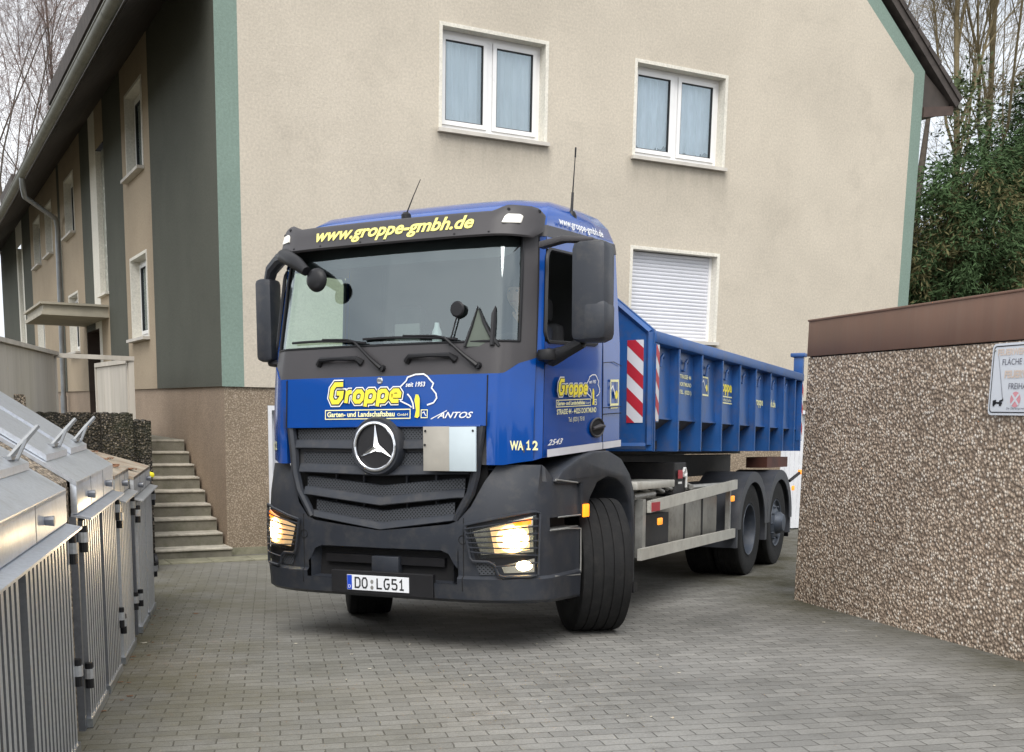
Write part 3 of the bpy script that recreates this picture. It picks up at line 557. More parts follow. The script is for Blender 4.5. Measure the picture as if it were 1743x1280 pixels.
# ------------------------------------------------------------------ steps, slabs, fence, wheeled bin
st = thing('garden_steps', (0, 0, 0), 'weathered concrete steps climbing along the building side to the entrance', 'steps')
for k in range(9):
    y0 = -0.19 + 0.305 * k; z1 = 0.12 + 0.157 * k; yb = y0 + 0.46 if k < 8 else 2.26
    sb = MB().box(-0.92, -0.003 if k else 0.035, y0 + 0.02, yb, z1 - 0.17 if k else -0.1, z1 - 0.028).box(-0.92, -0.003 if k else 0.04, y0, yb, z1 - 0.0275, z1, bev=0.008, mi=1)
    sb.build('step', [M['concrete'], M['nosing']], st, smooth=0)
def slabstone(x0, x1, y0, y1, z0, z1, label, m=None):
    b = MB(); n = 14; bm = bmesh.new(); bmesh.ops.create_grid(bm, x_segments=1, y_segments=1, size=1); bm.free()
    rows = [[(lerp(x0, x1, i / n), y0 + random.uniform(-0.01, 0.012), lerp(z0, z1, j / 22) + (random.uniform(-0.012, 0.012) if j == 22 else 0)) for i in range(n + 1)] for j in range(23)]
    b.grid(rows)
    top = rows[-1]; back = [(p[0], y1, p[2]) for p in top]; b.grid([top, back])
    b.grid([[(x1, y0, z0), (x1, y1, z0)], [(x1, y0, z1 - .012), (x1, y1, z1 - .012)]]); b.grid([[(x0, y0, z0), (x0, y1, z0)], [(x0, y0, z1 - .012), (x0, y1, z1 - .012)]])
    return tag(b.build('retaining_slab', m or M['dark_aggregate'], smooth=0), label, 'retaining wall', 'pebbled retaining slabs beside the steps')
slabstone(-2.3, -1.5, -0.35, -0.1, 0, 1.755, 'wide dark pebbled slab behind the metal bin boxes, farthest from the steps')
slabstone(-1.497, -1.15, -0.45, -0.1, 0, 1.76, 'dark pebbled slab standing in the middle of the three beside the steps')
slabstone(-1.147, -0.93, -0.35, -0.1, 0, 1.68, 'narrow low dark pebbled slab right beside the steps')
tag(MB().box(-3.6, -2.36, -1.35, -1.1, 0, 1.95, bev=0.03).build('retaining_slab', M['light_aggregate']), 'pale mossy slab end peeping over the bin boxes at the left edge', 'retaining wall', 'pebbled retaining slabs beside the steps')

fn_ = thing('slatted_fence', (-1.8, 1.21, 1.6), 'greige board fence with a wide top rail above the bin boxes', 'fence')
def seg(a, b, z0, z1, th, gap, nb, mb, mi=0):
    a, b = Vector(a), Vector(b); d = (b - a); Ln = d.length; d.normalize(); nrm = Vector((d.y, -d.x)); w = Ln / nb
    for k in range(nb):
        p = a + d * (k * w + gap / 2); q = a + d * ((k + 1) * w - gap / 2); o = nrm * th / 2
        v = [(p - o), (q - o), (q + o), (p + o)]
        mb.add([(x.x, x.y, z) for z in (z0, z1) for x in v], [(0, 1, 2, 3), (7, 6, 5, 4), (0, 4, 5, 1), (1, 5, 6, 2), (2, 6, 7, 3), (3, 7, 4, 0)], mi)
of = Vector((-1.8, 1.21))
fb_ = MB(); seg((0, 0), tuple(Vector((-4.2, -7.64)) - of), 0.1, 0.84, 0.03, 0.006, 16, fb_); fb_.build('board_panel', M['fence'], fn_, smooth=0)
fr_ = MB(); seg((0.01, 0), tuple(Vector((-4.2, -7.64)) - of), 0.845, 0.89, 0.12, 0, 1, fr_); seg((0.012, 0.003), tuple(Vector((-0.8, 1.46)) - of), 0.82, 0.875, 0.09, 0, 1, fr_); fr_.build('top_rail', M['fence'], fn_, smooth=0)
for p in ((0, 0), (0.97, 0.25)): MB().box(p[0] - 0.035, p[0] + 0.035, p[1] - 0.035, p[1] + 0.035, -0.2, 0.818).build('post', M['fence'], fn_, smooth=0)
rl_ = thing('stair_railing', (-0.85, 1.5, 1.0), 'pale panel railing with vertical boards along the top of the steps', 'railing')
rb = MB(); seg((0, 0.05), (-0.05, 2.4), 0.6, 1.38, 0.025, 0.012, 4, rb); rb.build('board_panel', M['fence'], rl_, smooth=0)
rt = MB(); seg((0, 0.045), (-0.05, 2.45), 1.385, 1.445, 0.07, 0, 1, rt); rt.build('handrail', M['fence'], rl_, smooth=0)
MB().box(-0.03, 0.03, -0.03, 0.03, -0.6, 1.45).build('post', M['fence'], rl_, smooth=0); MB().box(-0.08, -0.02, 2.42, 2.48, 0.3, 1.38).build('post', M['fence'], rl_, smooth=0)

bn = thing('wheeled_bin', (-1.33, -0.88, 0.0), 'black wheeled refuse bin with a yellow lid tucked behind the last bin box', 'bin')
MB().ext([(-0.2, 0.06), (0.2, 0.06), (0.24, 1.06), (-0.24, 1.06)], 'y', -0.25, 0.25, bev=0.02).build('body', M['bin_black'], bn)
MB().box(-0.27, 0.27, -0.3, 0.28, 1.062, 1.12, bev=0.02).ext([(-0.2, 1.12), (0.2, 1.12), (0.12, 1.17), (-0.12, 1.17)], 'y', -0.2, 0.2).build('lid', M['bin_yellow'], bn)
for sx_ in (-0.2, 0.2):
    wb_ = MB().lathe([(0.02, -0.025), (0.08, -0.025), (0.1, -0.015), (0.1, 0.015), (0.08, 0.025), (0.02, 0.025)], 'x', (sx_ + 0.06 * (1 if sx_ > 0 else -1), -0.2, 0.1), 20); wb_.build('wheel', M['black'], bn)

# ------------------------------------------------------------------ bin boxes along the left edge of the drive
ROTZ = math.atan2(-DH.x, DH.y)
def binbox(s0, w, zlip, ztop, depth, rise, label, worn=False, doors=2, ribs=7):
    base = zg((P0 + DH * s0).y); q = P0 + DH * s0
    t = thing('bin_box', (q.x, q.y, base), label, 'bin box', 'metal bin boxes along the drive'); t.rotation_euler = (0, 0, ROTZ)
    zl, zt = zlip - base, ztop - base; zb = zt + rise; gl = M['galv_dull'] if worn else M['galv']; drop = -0.039 * w
    # pebbled concrete shell
    cs = MB()
    for y0 in (-0.05, w - 0.05):
        cs.ext([(-0.03, drop - 0.1), (-0.03, zt - 0.03), (-depth, zb - 0.03), (-depth, drop - 0.1)], 'y', y0, y0 + 0.1)
    cs.box(-depth, -depth + 0.1, 0.051, w - 0.051, drop - 0.1, zb - 0.05); cs.box(-depth + 0.1, -0.02, 0.051, w - 0.051, drop - 0.1, 0.02)
    cs.build('shell', M['light_aggregate'] if not worn else M['dark_aggregate'], t, smooth=0)
    # sheet metal band and drip lip over the doors
    bd = MB().box(-0.02, 0.012, 0.005, w - 0.005, zl + 0.012, zt, bev=0.004); bd.ext([(-0.02, zl), (0.075, zl - 0.018), (0.075, zl - 0.008), (-0.02, zl + 0.012)], 'y', 0.0, w)
    for k in range(1, 3): bd.box(0.0121, 0.0135, w * k / 3 - 0.004, w * k / 3 + 0.004, zl + 0.013, zt - 0.004, mi=1)
    bd.build('front_band', [gl, M['galv_dark']], t)
    sl = rise / depth
    rf_ = MB().add([(0.012, 0.0, zt + 0.002), (0.012, w, zt + 0.002), (-depth, w, zb + 0.002), (-depth, 0, zb + 0.002), (0.012, 0, zt - 0.02), (0.012, w, zt - 0.02), (-depth, w, zb - 0.02), (-depth, 0, zb - 0.02)], [(0, 1, 2, 3), (7, 6, 5, 4), (0, 4, 5, 1), (1, 5, 6, 2), (2, 6, 7, 3), (3, 7, 4, 0)])
    rf_.build('top_sheet', M['worn_lid'] if worn else gl, t, smooth=0)
    nl = doors
    for k in range(nl):
        y0, y1 = w * k / nl + 0.07, w * (k + 1) / nl - 0.07
        if not worn:
            ld = MB(); xa, xb = -0.13, -depth + 0.03
            h = lambda x, d: zt - x * sl + d
            v = [(x, y, h(x, d)) for d in (0.012, 0.045) for x, y in ((xa, y0), (xa, y1), (xb, y1), (xb, y0))]
            ld.add(v, [(0, 1, 2, 3), (7, 6, 5, 4), (0, 4, 5, 1), (1, 5, 6, 2), (2, 6, 7, 3), (3, 7, 4, 0)])
            lid = ld.build('lid', gl, t, smooth=0)
            hd = MB(); ym = (y0 + y1) / 2
            b0 = Vector((xa - 0.04, y1 - 0.26, h(xa - 0.04, 0.046))); tip = b0 + Vector((0.11, 0.11, 0.14))
            hd.tube([b0, b0.lerp(tip, 0.55), tip], [0.012, 0.015, 0.011], 6); hd.tube([b0.lerp(tip, 0.62), b0 + Vector((0.05, -0.08, 0.0))], 0.008, 6)
            hd.box(b0.x - 0.1, b0.x + 0.02, b0.y - 0.03, b0.y + 0.15, b0.z - 0.003, b0.z + 0.012)
            hd.build('handle', M['galv_handle'], lid)
        dy0, dy1 = w * k / nl + 0.055, w * (k + 1) / nl - 0.055
        pr = []; nn = ribs; pw = (dy1 - dy0) / nn
        for j in range(nn):
            a = dy0 + j * pw
            pr += [(a, -0.012), (a + pw * 0.36, -0.012), (a + pw * 0.42, 0.022), (a + pw * 0.95, 0.022)]
        pr.append((dy1, 0.0))
        def zbot(y): return drop * y / w + 0.05
        db = MB(); lo_ = [(p[1], p[0], zbot(p[0])) for p in pr]; hi_ = [(p[1], p[0], zl - 0.03) for p in pr]
        for q in range(len(pr) - 1):
            db.add([lo_[q], lo_[q + 1], hi_[q + 1], hi_[q]], [(0, 1, 2, 3)], 0 if q % 4 == 2 else 1)
        dd = db.build('door', [gl, M['galv_groove'] if not worn else gl], t, smooth=0)
        ra = MB().add([(-0.005, dy0, zbot(dy0) - 0.045), (-0.005, dy1, zbot(dy1) - 0.045), (-0.005, dy1, zbot(dy1) + 0.002), (-0.005, dy0, zbot(dy0) + 0.002), (0.034, dy0, zbot(dy0) - 0.045), (0.034, dy1, zbot(dy1) - 0.045), (0.034, dy1, zbot(dy1) + 0.002), (0.034, dy0, zbot(dy0) + 0.002)], [(0, 1, 2, 3), (7, 6, 5, 4), (0, 4, 5, 1), (1, 5, 6, 2), (2, 6, 7, 3), (3, 7, 4, 0)])
        ra.build('bottom_rail', M['zinc_strap'], dd, smooth=0)
        kn = MB().tube([(0.012, (dy0 + dy1) / 2, zl + 0.08), (0.05, (dy0 + dy1) / 2, zl + 0.08)], [0.018, 0.022], 10); kn.build('latch', M['galv_dark'], t)
    for k in range(nl + 1):
        y = [0.028, *[w * j / nl for j in range(1, nl)], w - 0.028][k]
        MB().box(-0.03, 0.004, y - 0.027, y + 0.027, drop - 0.1, zl - 0.003).build('post', M['galv_dark'], t, smooth=0)
        if k in (0, nl):
            for zz in (zl - 0.18, 0.22):
                MB().lathe([(0.0, 0), (0.02, 0), (0.02, 0.13), (0.0, 0.13)], 'z', (0.03, y, zz), 10).lathe([(0.0, 0), (0.026, 0), (0.026, 0.05), (0, 0.05)], 'z', (0.03, y, zz + 0.05), 10, mi=1).build('hinge', [M['black'], M['galv_dull']], t)
    return t
binbox(-2.45, 2.5, 1.325, 1.49, 0.8, 0.5, 'shiny galvanised bin box nearest the camera with ribbed doors', ribs=13)
binbox(0.40, 1.68, 1.33, 1.50, 0.8, 0.52, 'galvanised bin box with lid handles, second from the camera', ribs=8)
binbox(2.16, 0.95, 1.265, 1.42, 0.7, 0.2, 'short rusty topped bin box between the shiny boxes and the last one', worn=True, doors=1, ribs=8)
binbox(3.5, 1.62, 1.165, 1.33, 0.7, 0.2, 'leaf littered low bin box at the far end beside the steps', worn=True, doors=2, ribs=5)
for s0, s1, zt, lb in ((0.06, 0.39, 1.505, 'pebbled concrete pier between the two shiny bin boxes'), (3.14, 3.46, 1.25, 'pebbled concrete pier before the last bin box')):
    y_ = (P0 + DH * s0).y; pb = MB().ext([(-0.06, -0.3), (-0.03, zt), (-0.8, zt + 0.5), (-0.8, -0.3)], 'y', 0, s1 - s0)
    q = P0 + DH * s0; o = pb.build('concrete_pier', M['light_aggregate'], smooth=0, loc=(q.x, q.y, 0)); o.rotation_euler = (0, 0, ROTZ); tag(o, lb, 'pier')

rnd = random.Random(23)
for i in range(22):
    sl_s = rnd.choice((rnd.uniform(2.2, 3.05), rnd.uniform(3.55, 5.0))); o_ = rnd.uniform(-0.45, -0.03); zt_ = 1.42 if sl_s < 3.1 else 1.33
    q = P0 + DH * sl_s + DN * o_; mb = MB(); a0 = rnd.uniform(0, 6); sz = rnd.uniform(0.025, 0.05)
    mb.add([(sz * (1 if k % 2 else 0.6) * math.cos(a0 + k * math.pi / 3), sz * 0.7 * math.sin(a0 + k * math.pi / 3), 0.006 + 0.012 * (k % 2)) for k in range(6)], [tuple(range(6))])
    lf_ = mb.build('fallen_leaf', M['brown_leaf'], smooth=0, loc=(q.x, q.y, zt_ - o_ * 0.2857 + 0.004)); tag(lf_, 'withered brown leaf lying on the lids of the rusty bin boxes', 'leaf', 'withered leaves on the bin box lids')

# ------------------------------------------------------------------ garage on the right, with sign
gm = Matrix.Rotation(math.atan2(-0.968, -0.25), 4, 'Z'); gm.translation = Vector((3.905, -6.1, 0))   # x along the wall towards the camera, y away into the garage
ga = thing('garage', None, 'exposed aggregate concrete garage with a brown metal roof edge', 'garage', mtx=gm)
MB().box(0.0, 7.0, 0.0, 3.2, -0.3, 2.404).build('wall', M['aggregate'], ga, smooth=0)
MB().box(-0.012, 7.02, -0.012, 3.22, 2.414, 2.735, bev=0.006).box(-0.02, 7.03, -0.02, 3.23, 2.727, 2.745, bev=0.004).build('roof_fascia', M['brown_metal'], ga)
MB().box(0.01, 6.99, 0.012, 3.19, 2.403, 2.416).build('roof_joint', M['void'], ga, smooth=0)  # black strip stands in for the thin shadow below the fascia
sg = thing('fire_access_sign', None, 'white metal fire access sign with faded red lines on the garage wall', 'sign', mtx=gm @ Matrix.Translation((2.70, -0.02, 1.91)))
def rrect(x0, x1, y0, y1, r, n=5):
    return [(cx + r * math.cos(a), cy + r * math.sin(a)) for cx, cy, a0 in ((x1 - r, y1 - r, 0), (x0 + r, y1 - r, 90), (x0 + r, y0 + r, 180), (x1 - r, y0 + r, 270)) for a in [R(a0 + 90 * k / n) for k in range(n + 1)]]
MB().ext(rrect(0, 0.7, 0, 0.485, 0.035), 'y', 0.0, 0.018).build('plate', M['sign_white'], sg, smooth=0)
sl_ = MB()
def ringpoly(mb, o, i, y, mi):
    n = len(o); mb.add([(p[0], y, p[1]) for p in o] + [(p[0], y, p[1]) for p in i], [(k, (k + 1) % n, (k + 1) % n + n, k + n) for k in range(n)], mi)
ringpoly(sl_, rrect(0.016, 0.684, 0.016, 0.469, 0.028), rrect(0.023, 0.677, 0.023, 0.462, 0.024), -0.002, 0)
sfn = lambda x0, z0: (lambda x, y, z: (x0 + x, -0.003, z0 + y))
text(sl_, 'FEUERWEHRZUFAHRT', 0.058, sfn(0.06, 0.405), 1, off=0.002); text(sl_, 'FLÄCHE FÜR DIE', 0.058, sfn(0.115, 0.338), 2); text(sl_, 'FEUERWEHR', 0.066, sfn(0.15, 0.252), 1, off=0.003); text(sl_, 'FREIHALTEN', 0.058, sfn(0.2, 0.175), 2)
text(sl_, 'Der Oberbürgermeister', 0.022, sfn(0.2, 0.04), 2)
# faded no-stopping roundel
c_ = [(0.285 + 0.052 * math.cos(a), 0.106 + 0.052 * math.sin(a)) for a in [2 * math.pi * k / 28 for k in range(28)]]
sl_.add([(p[0], -0.0025, p[1]) for p in c_], [tuple(range(28))], 3)
for s_ in (1, -1):
    d = Vector((1, s_)).normalized() * 0.052; n_ = Vector((-d.y, d.x)).normalized() * 0.008; c0 = Vector((0.285, 0.106))
    sl_.add([(p.x, -0.0036 - 0.0004 * s_, p.y) for p in (c0 - d - n_, c0 + d - n_, c0 + d + n_, c0 - d + n_)], [(0, 1, 2, 3)], 4)
# turntable ladder pictogram
for q in (((0.05, 0.075), (0.085, 0.075), (0.085, 0.105), (0.05, 0.1)), ((0.085, 0.078), (0.15, 0.075), (0.15, 0.088), (0.085, 0.09)), ((0.118, 0.088), (0.16, 0.095), (0.156, 0.12), (0.146, 0.105), (0.12, 0.1))):
    sl_.add([(p[0], -0.0031, p[1]) for p in q], [tuple(range(len(q)))], 0)
sl_.add([(p[0], -0.0032, p[1]) for p in ((0.148, 0.115), (0.153, 0.115), (0.075, 0.4), (0.072, 0.4))], [(0, 1, 2, 3)], 2)
for cx in (0.062, 0.132): sl_.add([(cx + 0.012 * math.cos(a), -0.0034, 0.072 + 0.012 * math.sin(a)) for a in [2 * math.pi * k / 14 for k in range(14)]], [tuple(range(14))], 0)
sl_.build('sign_print', [M['ink'], M['faded_red'], M['grey_ink'], M['pink'], M['sign_white']], sg, smooth=0)
for bx_ in (0.03, 0.67):
    MB().lathe([(0, 0), (0.008, 0), (0.008, 0.006), (0, 0.008)], 'y', (bx_, -0.008, 0.44), 8).build('screw', M['steel'], sg)

# ------------------------------------------------------------------ the truck (local axes: x to its left side, y rearward from the bumper, z up)
TM = Matrix(((0.59451, 0.804086, 0.001645, -0.540735), (-0.803517, 0.59401, 0.038905, -6.72371), (0.030306, -0.024451, 0.999242, 0.174138), (0, 0, 0, 1)))
truck = thing('roll_off_truck', None, 'blue hook lift truck with yellow lettering and lit headlights turning out of the yard', 'truck', mtx=TM)
def interp(x, tab):
    if x <= tab[0][0]: return tab[0][1]
    for (a, p), (b, q) in zip(tab, tab[1:]):
        if x <= b: return p + (q - p) * (x - a) / (b - a)
    return tab[-1][1]
BC = [(1.3, 0.03), (1.58, 0.03), (1.93, 0.05), (2.15, 0.09), (2.78, 0.2), (2.86, 0.22), (2.95, 0.26), (3.055, 0.36), (3.135, 0.52), (3.185, 0.75)]
WZ = [(2.05, 1.15), (2.78, 1.115), (2.86, 1.1), (2.95, 1.085), (3.055, 1.05), (3.135, 0.98), (3.185, 0.88)]
BO = [(0, 0), (0.25, 0.002), (0.45, 0.009), (0.65, 0.02), (0.83, 0.043), (0.93, 0.085), (1.0, 0.145), (1.045, 0.2), (1.085, 0.26), (1.115, 0.33), (1.14, 0.45)]
def cr(p, t, n):   # smooth plan curve through the control columns
    i = min(int(t), n - 2); f = t - i; g = lambda k: p[max(0, min(n - 1, k))]
    a, b, c, d = g(i - 1), g(i), g(i + 1), g(i + 2)
    return tuple(0.5 * (2 * b[k] + (c[k] - a[k]) * f + (2 * a[k] - 5 * b[k] + 4 * c[k] - d[k]) * f * f + (3 * b[k] - a[k] - 3 * c[k] + d[k]) * f ** 3) for k in (0, 1))
COLS = [(0, 0), (0.45, 0.009), (0.83, 0.043), (0.93, 0.085), (1.0, 0.145), (1.085, 0.235), (1.13, 0.30)]
SIDE = [1.30, 1.40, 1.80]
def plan(c, z):
    """c: 0..6 front to door window edge, 7,8,9 along the side, 10 rear corner, 11 rear middle"""
    w = interp(z, WZ) / 1.15
    win = 0.365 + 0.11 * (z - 2.15) if z > 2.15 else 0.365 - 0.05 * (2.15 - z)
    rb = 1.8 - 0.5 * max(0, z - 2.95)
    if c <= 5:
        l, bo = cr(COLS, c, 7); return l * w, interp(z, BC) + bo
    pts = {6: (1.13 * w, max(win, interp(z, BC) + 0.26)), 7: (1.15 * w, 1.30), 8: (1.15 * w, 1.40), 9: (1.145 * w, rb), 10: (1.09 * w, rb + 0.04), 11: (0, rb + 0.04)}
    pts[5] = (1.085 * w, interp(z, BC) + 0.235)
    i = int(c); f = c - i
    if f == 0: return pts[i]
    return tuple(lerp(pts[i][k], pts[i + 1][k], f) for k in (0, 1))
ZR = {'A': 1.335, 'B': 1.58, 'C': 1.93, 'D': 2.15, 'E': 2.78, 'E2': 2.865, 'F': 2.945, 'G': 3.055, 'H': 3.135, 'I': 3.185}
def zrow(k, c):
    z = ZR[k]
    if k == 'A': z = interp(c, [(3, 1.315), (5, 1.345), (6, 1.362)])
    if k == 'C': z = interp(c, [(2.6, 1.93), (3, 1.937), (4, 2.0), (5, 2.04), (5.001, 2.06)])
    return z
def cabpt(c, z, sgn, off=0.0):
    l, b = plan(c, z); e = 0.02
    l1, b1 = plan(max(0, c - e), z); l2, b2 = plan(min(11, c + e), z)
    tx, ty = l2 - l1, b2 - b1; q = math.hypot(tx, ty) or 1
    l += ty / q * off; b += -tx / q * off
    return (sgn * l, b, z + 0.054 * max(0, b - 0.3))
def patch(mb, c0, c1, r0, r1, sgn, off=0.0, sub=4, mi=0, nz=1):
    cs = [c0]
    while cs[-1] < c1 - 1e-6: cs.append(min(c1, cs[-1] + (1 / sub if cs[-1] < 6 else 1)))
    rows = []
    for j in range(nz + 1): rows.append([cabpt(c, lerp(zrow(r0, c), zrow(r1, c), j / nz), sgn, off) for c in cs])
    mb.grid(rows, mi); return rows
cab = MB()
for s in (1, -1):
    patch(cab, 5, 6, 'A', 'D', s); patch(cab, 5, 6, 'D', 'E2', s)
    if s < 0:
        patch(cab, 6, 8, 'A', 'D', s); patch(cab, 7, 8, 'D', 'E', s); patch(cab, 6, 8, 'E', 'E2', s)
    patch(cab, 8, 11, 'A', 'D', s); patch(cab, 8, 11, 'D', 'E2', s)
    patch(cab, 0, 11, 'F', 'G', s); patch(cab, 0, 11, 'G', 'H', s); top = patch(cab, 0, 11, 'H', 'I', s)[-1]
    cab.add(list(top) + [(0, 1.2, 3.235)], [(i, i + 1, len(top)) for i in range(len(top) - 1)])
cabo = cab.build('cab', M['blue'], truck, smooth=40)
li = MB()
for s in (1, -1):
    patch(li, 0, 11, 'A', 'D', s, -0.03); patch(li, 4, 6, 'D', 'E2', s, -0.03); patch(li, 7, 11, 'D', 'E2', s, -0.03); patch(li, 6, 7, 'E', 'E2', s, -0.03)
    tp = patch(li, 0, 11, 'E2', 'F', s, -0.03)[-1]; li.add(list(tp) + [(0, 1.2, 2.97)], [(i, i + 1, len(tp)) for i in range(len(tp) - 1)])
li.box(-1.05, 1.05, 0.2, 1.75, 1.4, 1.45); li.build('cab_lining', M['interior'], cabo, smooth=0)
band = MB()
for s in (1, -1):
    patch(band, 5, 11, 'E2', 'F', s, 0.006); patch(band, 0, 5, 'E2', 'F', s, 0.0); patch(band, 4, 5, 'D', 'E2', s, 0.003); patch(band, 0, 5, 'C', 'D', s, 0.003, nz=2)
band.build('windscreen_surround', M['visor_grey'], cabo, smooth=40)
ws = MB()
for s in (1, -1): patch(ws, 0, 4, 'D', 'E2', s, -0.006, nz=3)
wso = ws.build('windscreen', M['screen'], truck, smooth=180)
gk_ = MB(); gp_ = [cabpt(c / 4, zrow('D', c / 4), -1, 0.004) for c in range(16, -1, -1)] + [cabpt(c / 4, zrow('D', c / 4), 1, 0.004) for c in range(1, 17)]
gk_.tube(gp_, 0.008, 6)
for s in (1, -1): gk_.tube([cabpt(4, z, s, 0.004) for z in (2.15, 2.4, 2.65, 2.865)], 0.011, 6)
gk_.build('gasket', M['black'], wso)
visrefl = MB()  # black band imitates the visor's dark reflection in the glass
for s in (1, -1): visrefl.grid([[cabpt(c / 4, lerp(2.715 + 0.1 * (c / 16) ** 5 * (1 if s > 0 else 0.3), 2.865, j), s, -0.012) for c in range(0, 17)] for j in (0, 1)])
visrefl.build('tint_band', M['black'], wso)
sg_ = MB(); patch(sg_, 6, 7, 'D', 'E', -1, -0.012); sg_.build('side_window', M['sideglass'], truck, smooth=0)
# driver's door with its lowered window, trim, handle, stripe and lettering
dr = MB(); patch(dr, 6, 8, 'A', 'D', 1, 0.004); patch(dr, 6, 8, 'E', 'E2', 1, 0.004); patch(dr, 7, 8, 'D', 'E', 1, 0.004, sub=1); door = dr.build('door', M['blue'], truck, smooth=40)
def winloop(sgn, off, r):
    q = []
    for c, z, dc, dz in ((6, 2.15, 0.07, 0.07), (6, 2.78, 0.07, 0.08), (7, 2.78, 0.07, 0.08), (7, 2.15, 0.07, 0.07)):
        sc_ = 1 if c == 6 else -1; sz = 1 if z < 2.5 else -1
        a = (c, z + sz * dz); b = (c + sc_ * dc, z)
        arc = [(c + sc_ * dc * (1 - math.cos(t)), z + sz * dz * (1 - math.sin(t))) for t in [math.pi / 2 * k / 4 for k in range(5)]]
        if (c == 6) != (z < 2.5): pass
        q.append(arc)
    p = q[0][::-1] + q[1] + q[2][::-1] + q[3]
    p = q[0][::-1] + q[1] + q[2][::-1] + q[3]
    return [cabpt(c, z, sgn, off) for c, z in p + p[:1]]
wt = MB(); wt.tube(winloop(1, 0.004, 0), 0.014, 6)
# dark corner fillets give the opening its rounded corners
wt.build('window_trim', M['black'], door)
wl = MB(); wl.tube(winloop(-1, 0.004, 0), 0.014, 6); wl.build('window_trim', M['black'], cabo)
sd_ = lambda b, z, o=0.006: (interp(z, WZ) + o, b, z + 0.054 * (b - 0.3))
for q, w_ in (([cabpt(8, z, 1, 0.004) for z in (1.365, 1.6, 1.9, 2.15, 2.5, 2.865)], 0.0045), ([cabpt(5.05, z, 1, 0.003) for z in (1.36, 1.6, 1.9, 2.15, 2.5, 2.865)], 0.0045), ([sd_(1.41, 1.63), sd_(1.8, 1.63)], 0.004), ([sd_(1.41, 1.68), sd_(1.8, 1.68)], 0.003), ([sd_(1.41, 2.02), sd_(1.62, 2.03), sd_(1.8, 2.0)], 0.003), ([cabpt(2, z, 1, 0.012) for z in (1.58, 1.75, 1.92)], 0.005), ([cabpt(2, z, -1, 0.012) for z in (1.58, 1.75, 1.92)], 0.005)):
    MB().tube(q, w_, 5).build('panel_gap', M['void'], cabo)
stp = MB()
for a, b in ((0.34, 1.393), (1.407, 1.8)):
    stp.add([sd_(a, 1.365, 0.01), sd_(b, 1.365, 0.01), sd_(b, 1.418, 0.01), sd_(a, 1.418, 0.01)], [(0, 1, 2, 3)])
stp.build('reflective_stripe', M['wornwhite'], door, smooth=0)
ha = MB(); ell = [(1.275 + 0.14 * math.cos(a) * (1 if math.cos(a) < 0 else 0.95), 1.535 + 0.068 * math.sin(a)) for a in [2 * math.pi * k / 24 for k in range(24)]]
ha.add([sd_(p[0], p[1], 0.011) for p in ell], [tuple(range(24))], 0)
ha.tube([sd_(1.17, 1.53, 0.02), sd_(1.28, 1.545, 0.035), sd_(1.4, 1.54, 0.02)], [0.012, 0.018, 0.012], 8, 1); ha.tube([sd_(*p, 0.012) for p in ell + ell[:1]], 0.008, 5, 1)
ha.build('door_handle', [M['void'], M['visor_grey']], door)
def fit(body, size, width, **kw):
    v, f = text_mesh(body, size, **kw); x0 = min(p[0] for p in v); x1 = max(p[0] for p in v); k = width / (x1 - x0)
    return [((p[0] - x0) * k, p[1], p[2]) for p in v], f
def put(mb, vf, fn, mi=0): mb.add([fn(p[0], p[1]) for p in vf[0]], vf[1], mi)
def ribbon(mb, pts, w, fn, mi=0, closed=False):
    P_ = [Vector(p) for p in pts]; n = len(P_); v = []
    for i, p in enumerate(P_):
        d1 = (p - P_[(i - 1) % n]) if closed or i else (P_[i + 1] - p); d2 = (P_[(i + 1) % n] - p) if closed or i < n - 1 else d1
        n1, n2 = Vector((-d1.y, d1.x)).normalized(), Vector((-d2.y, d2.x)).normalized(); m_ = (n1 + n2)
        m_ = m_.normalized() if m_.length > 1e-6 else n1
        nn = m_ * (w / 2 / max(0.5, m_.dot(n1))); v += [p + nn, p - nn]
    fs = [(2 * i, 2 * i + 1, 2 * ((i + 1) % n) + 1, 2 * ((i + 1) % n)) for i in range(n if closed else n - 1)]
    mb.add([fn(q.x, q.y) for q in v], fs, mi)
_c = 0.26
ADV = {'r': 0.62}
_O = [(_c, 0), (1 - _c, 0), (1, _c), (1, 1 - _c), (1 - _c, 1), (_c, 1), (0, 1 - _c), (0, _c)]
GLY = {'G': [([(1.02, 1), (_c, 1), (0, 1 - _c), (0, _c), (_c, 0), (1 - _c, 0), (1, _c), (1, 0.5), (0.5, 0.5)], 0)], 'r': [([(0.15, -0.12), (0.15, 1.1)], 0), ([(0.15, 0.7), (0.4, 0.97), (0.72, 0.97)], 0)],
       'o': [(_O, 1)], 'p': [(_O, 1), ([(0, 1.1), (0, -0.5)], 0)], 'e': [([(0, 0.5), (1, 0.5), (1, 1 - _c), (1 - _c, 1), (_c, 1), (0, 1 - _c), (0, _c), (_c, 0), (1, 0)], 0)],
       'D': [([(0, 0), (0.7, 0), (1, 0.2), (1, 0.8), (0.7, 1), (0, 1)], 1)], 'O': [(_O, 1)], 'L': [([(0, 1.03), (0, 0), (1, 0)], 0)],
       '5': [([(0.95, 1), (0.08, 1), (0.05, 0.56), (0.75, 0.58), (1, 0.42), (1, 0.16), (0.78, 0), (0.2, 0), (0, 0.14)], 0)], '1': [([(0.1, 0.72), (0.5, 1), (0.5, -0.03)], 0), ([(0.1, 0), (0.95, 0)], 0)]}
def strokes(mb, word, x0, z0, w, h, gap, sw, fn, mi=0, shear=0.0, lift=0.0002):
    """fn(x, z, extra height)"""
    x = x0
    for ch in word:
        for k, (pl, cl) in enumerate(GLY[ch]):
            ribbon(mb, [(x + px * w + shear * pz * h, z0 + pz * h) for px, pz in pl], sw, (lambda a, b_, k=k: fn(a, b_, k * lift)), mi, bool(cl))
        x += w * ADV.get(ch, 1) + gap
    return x
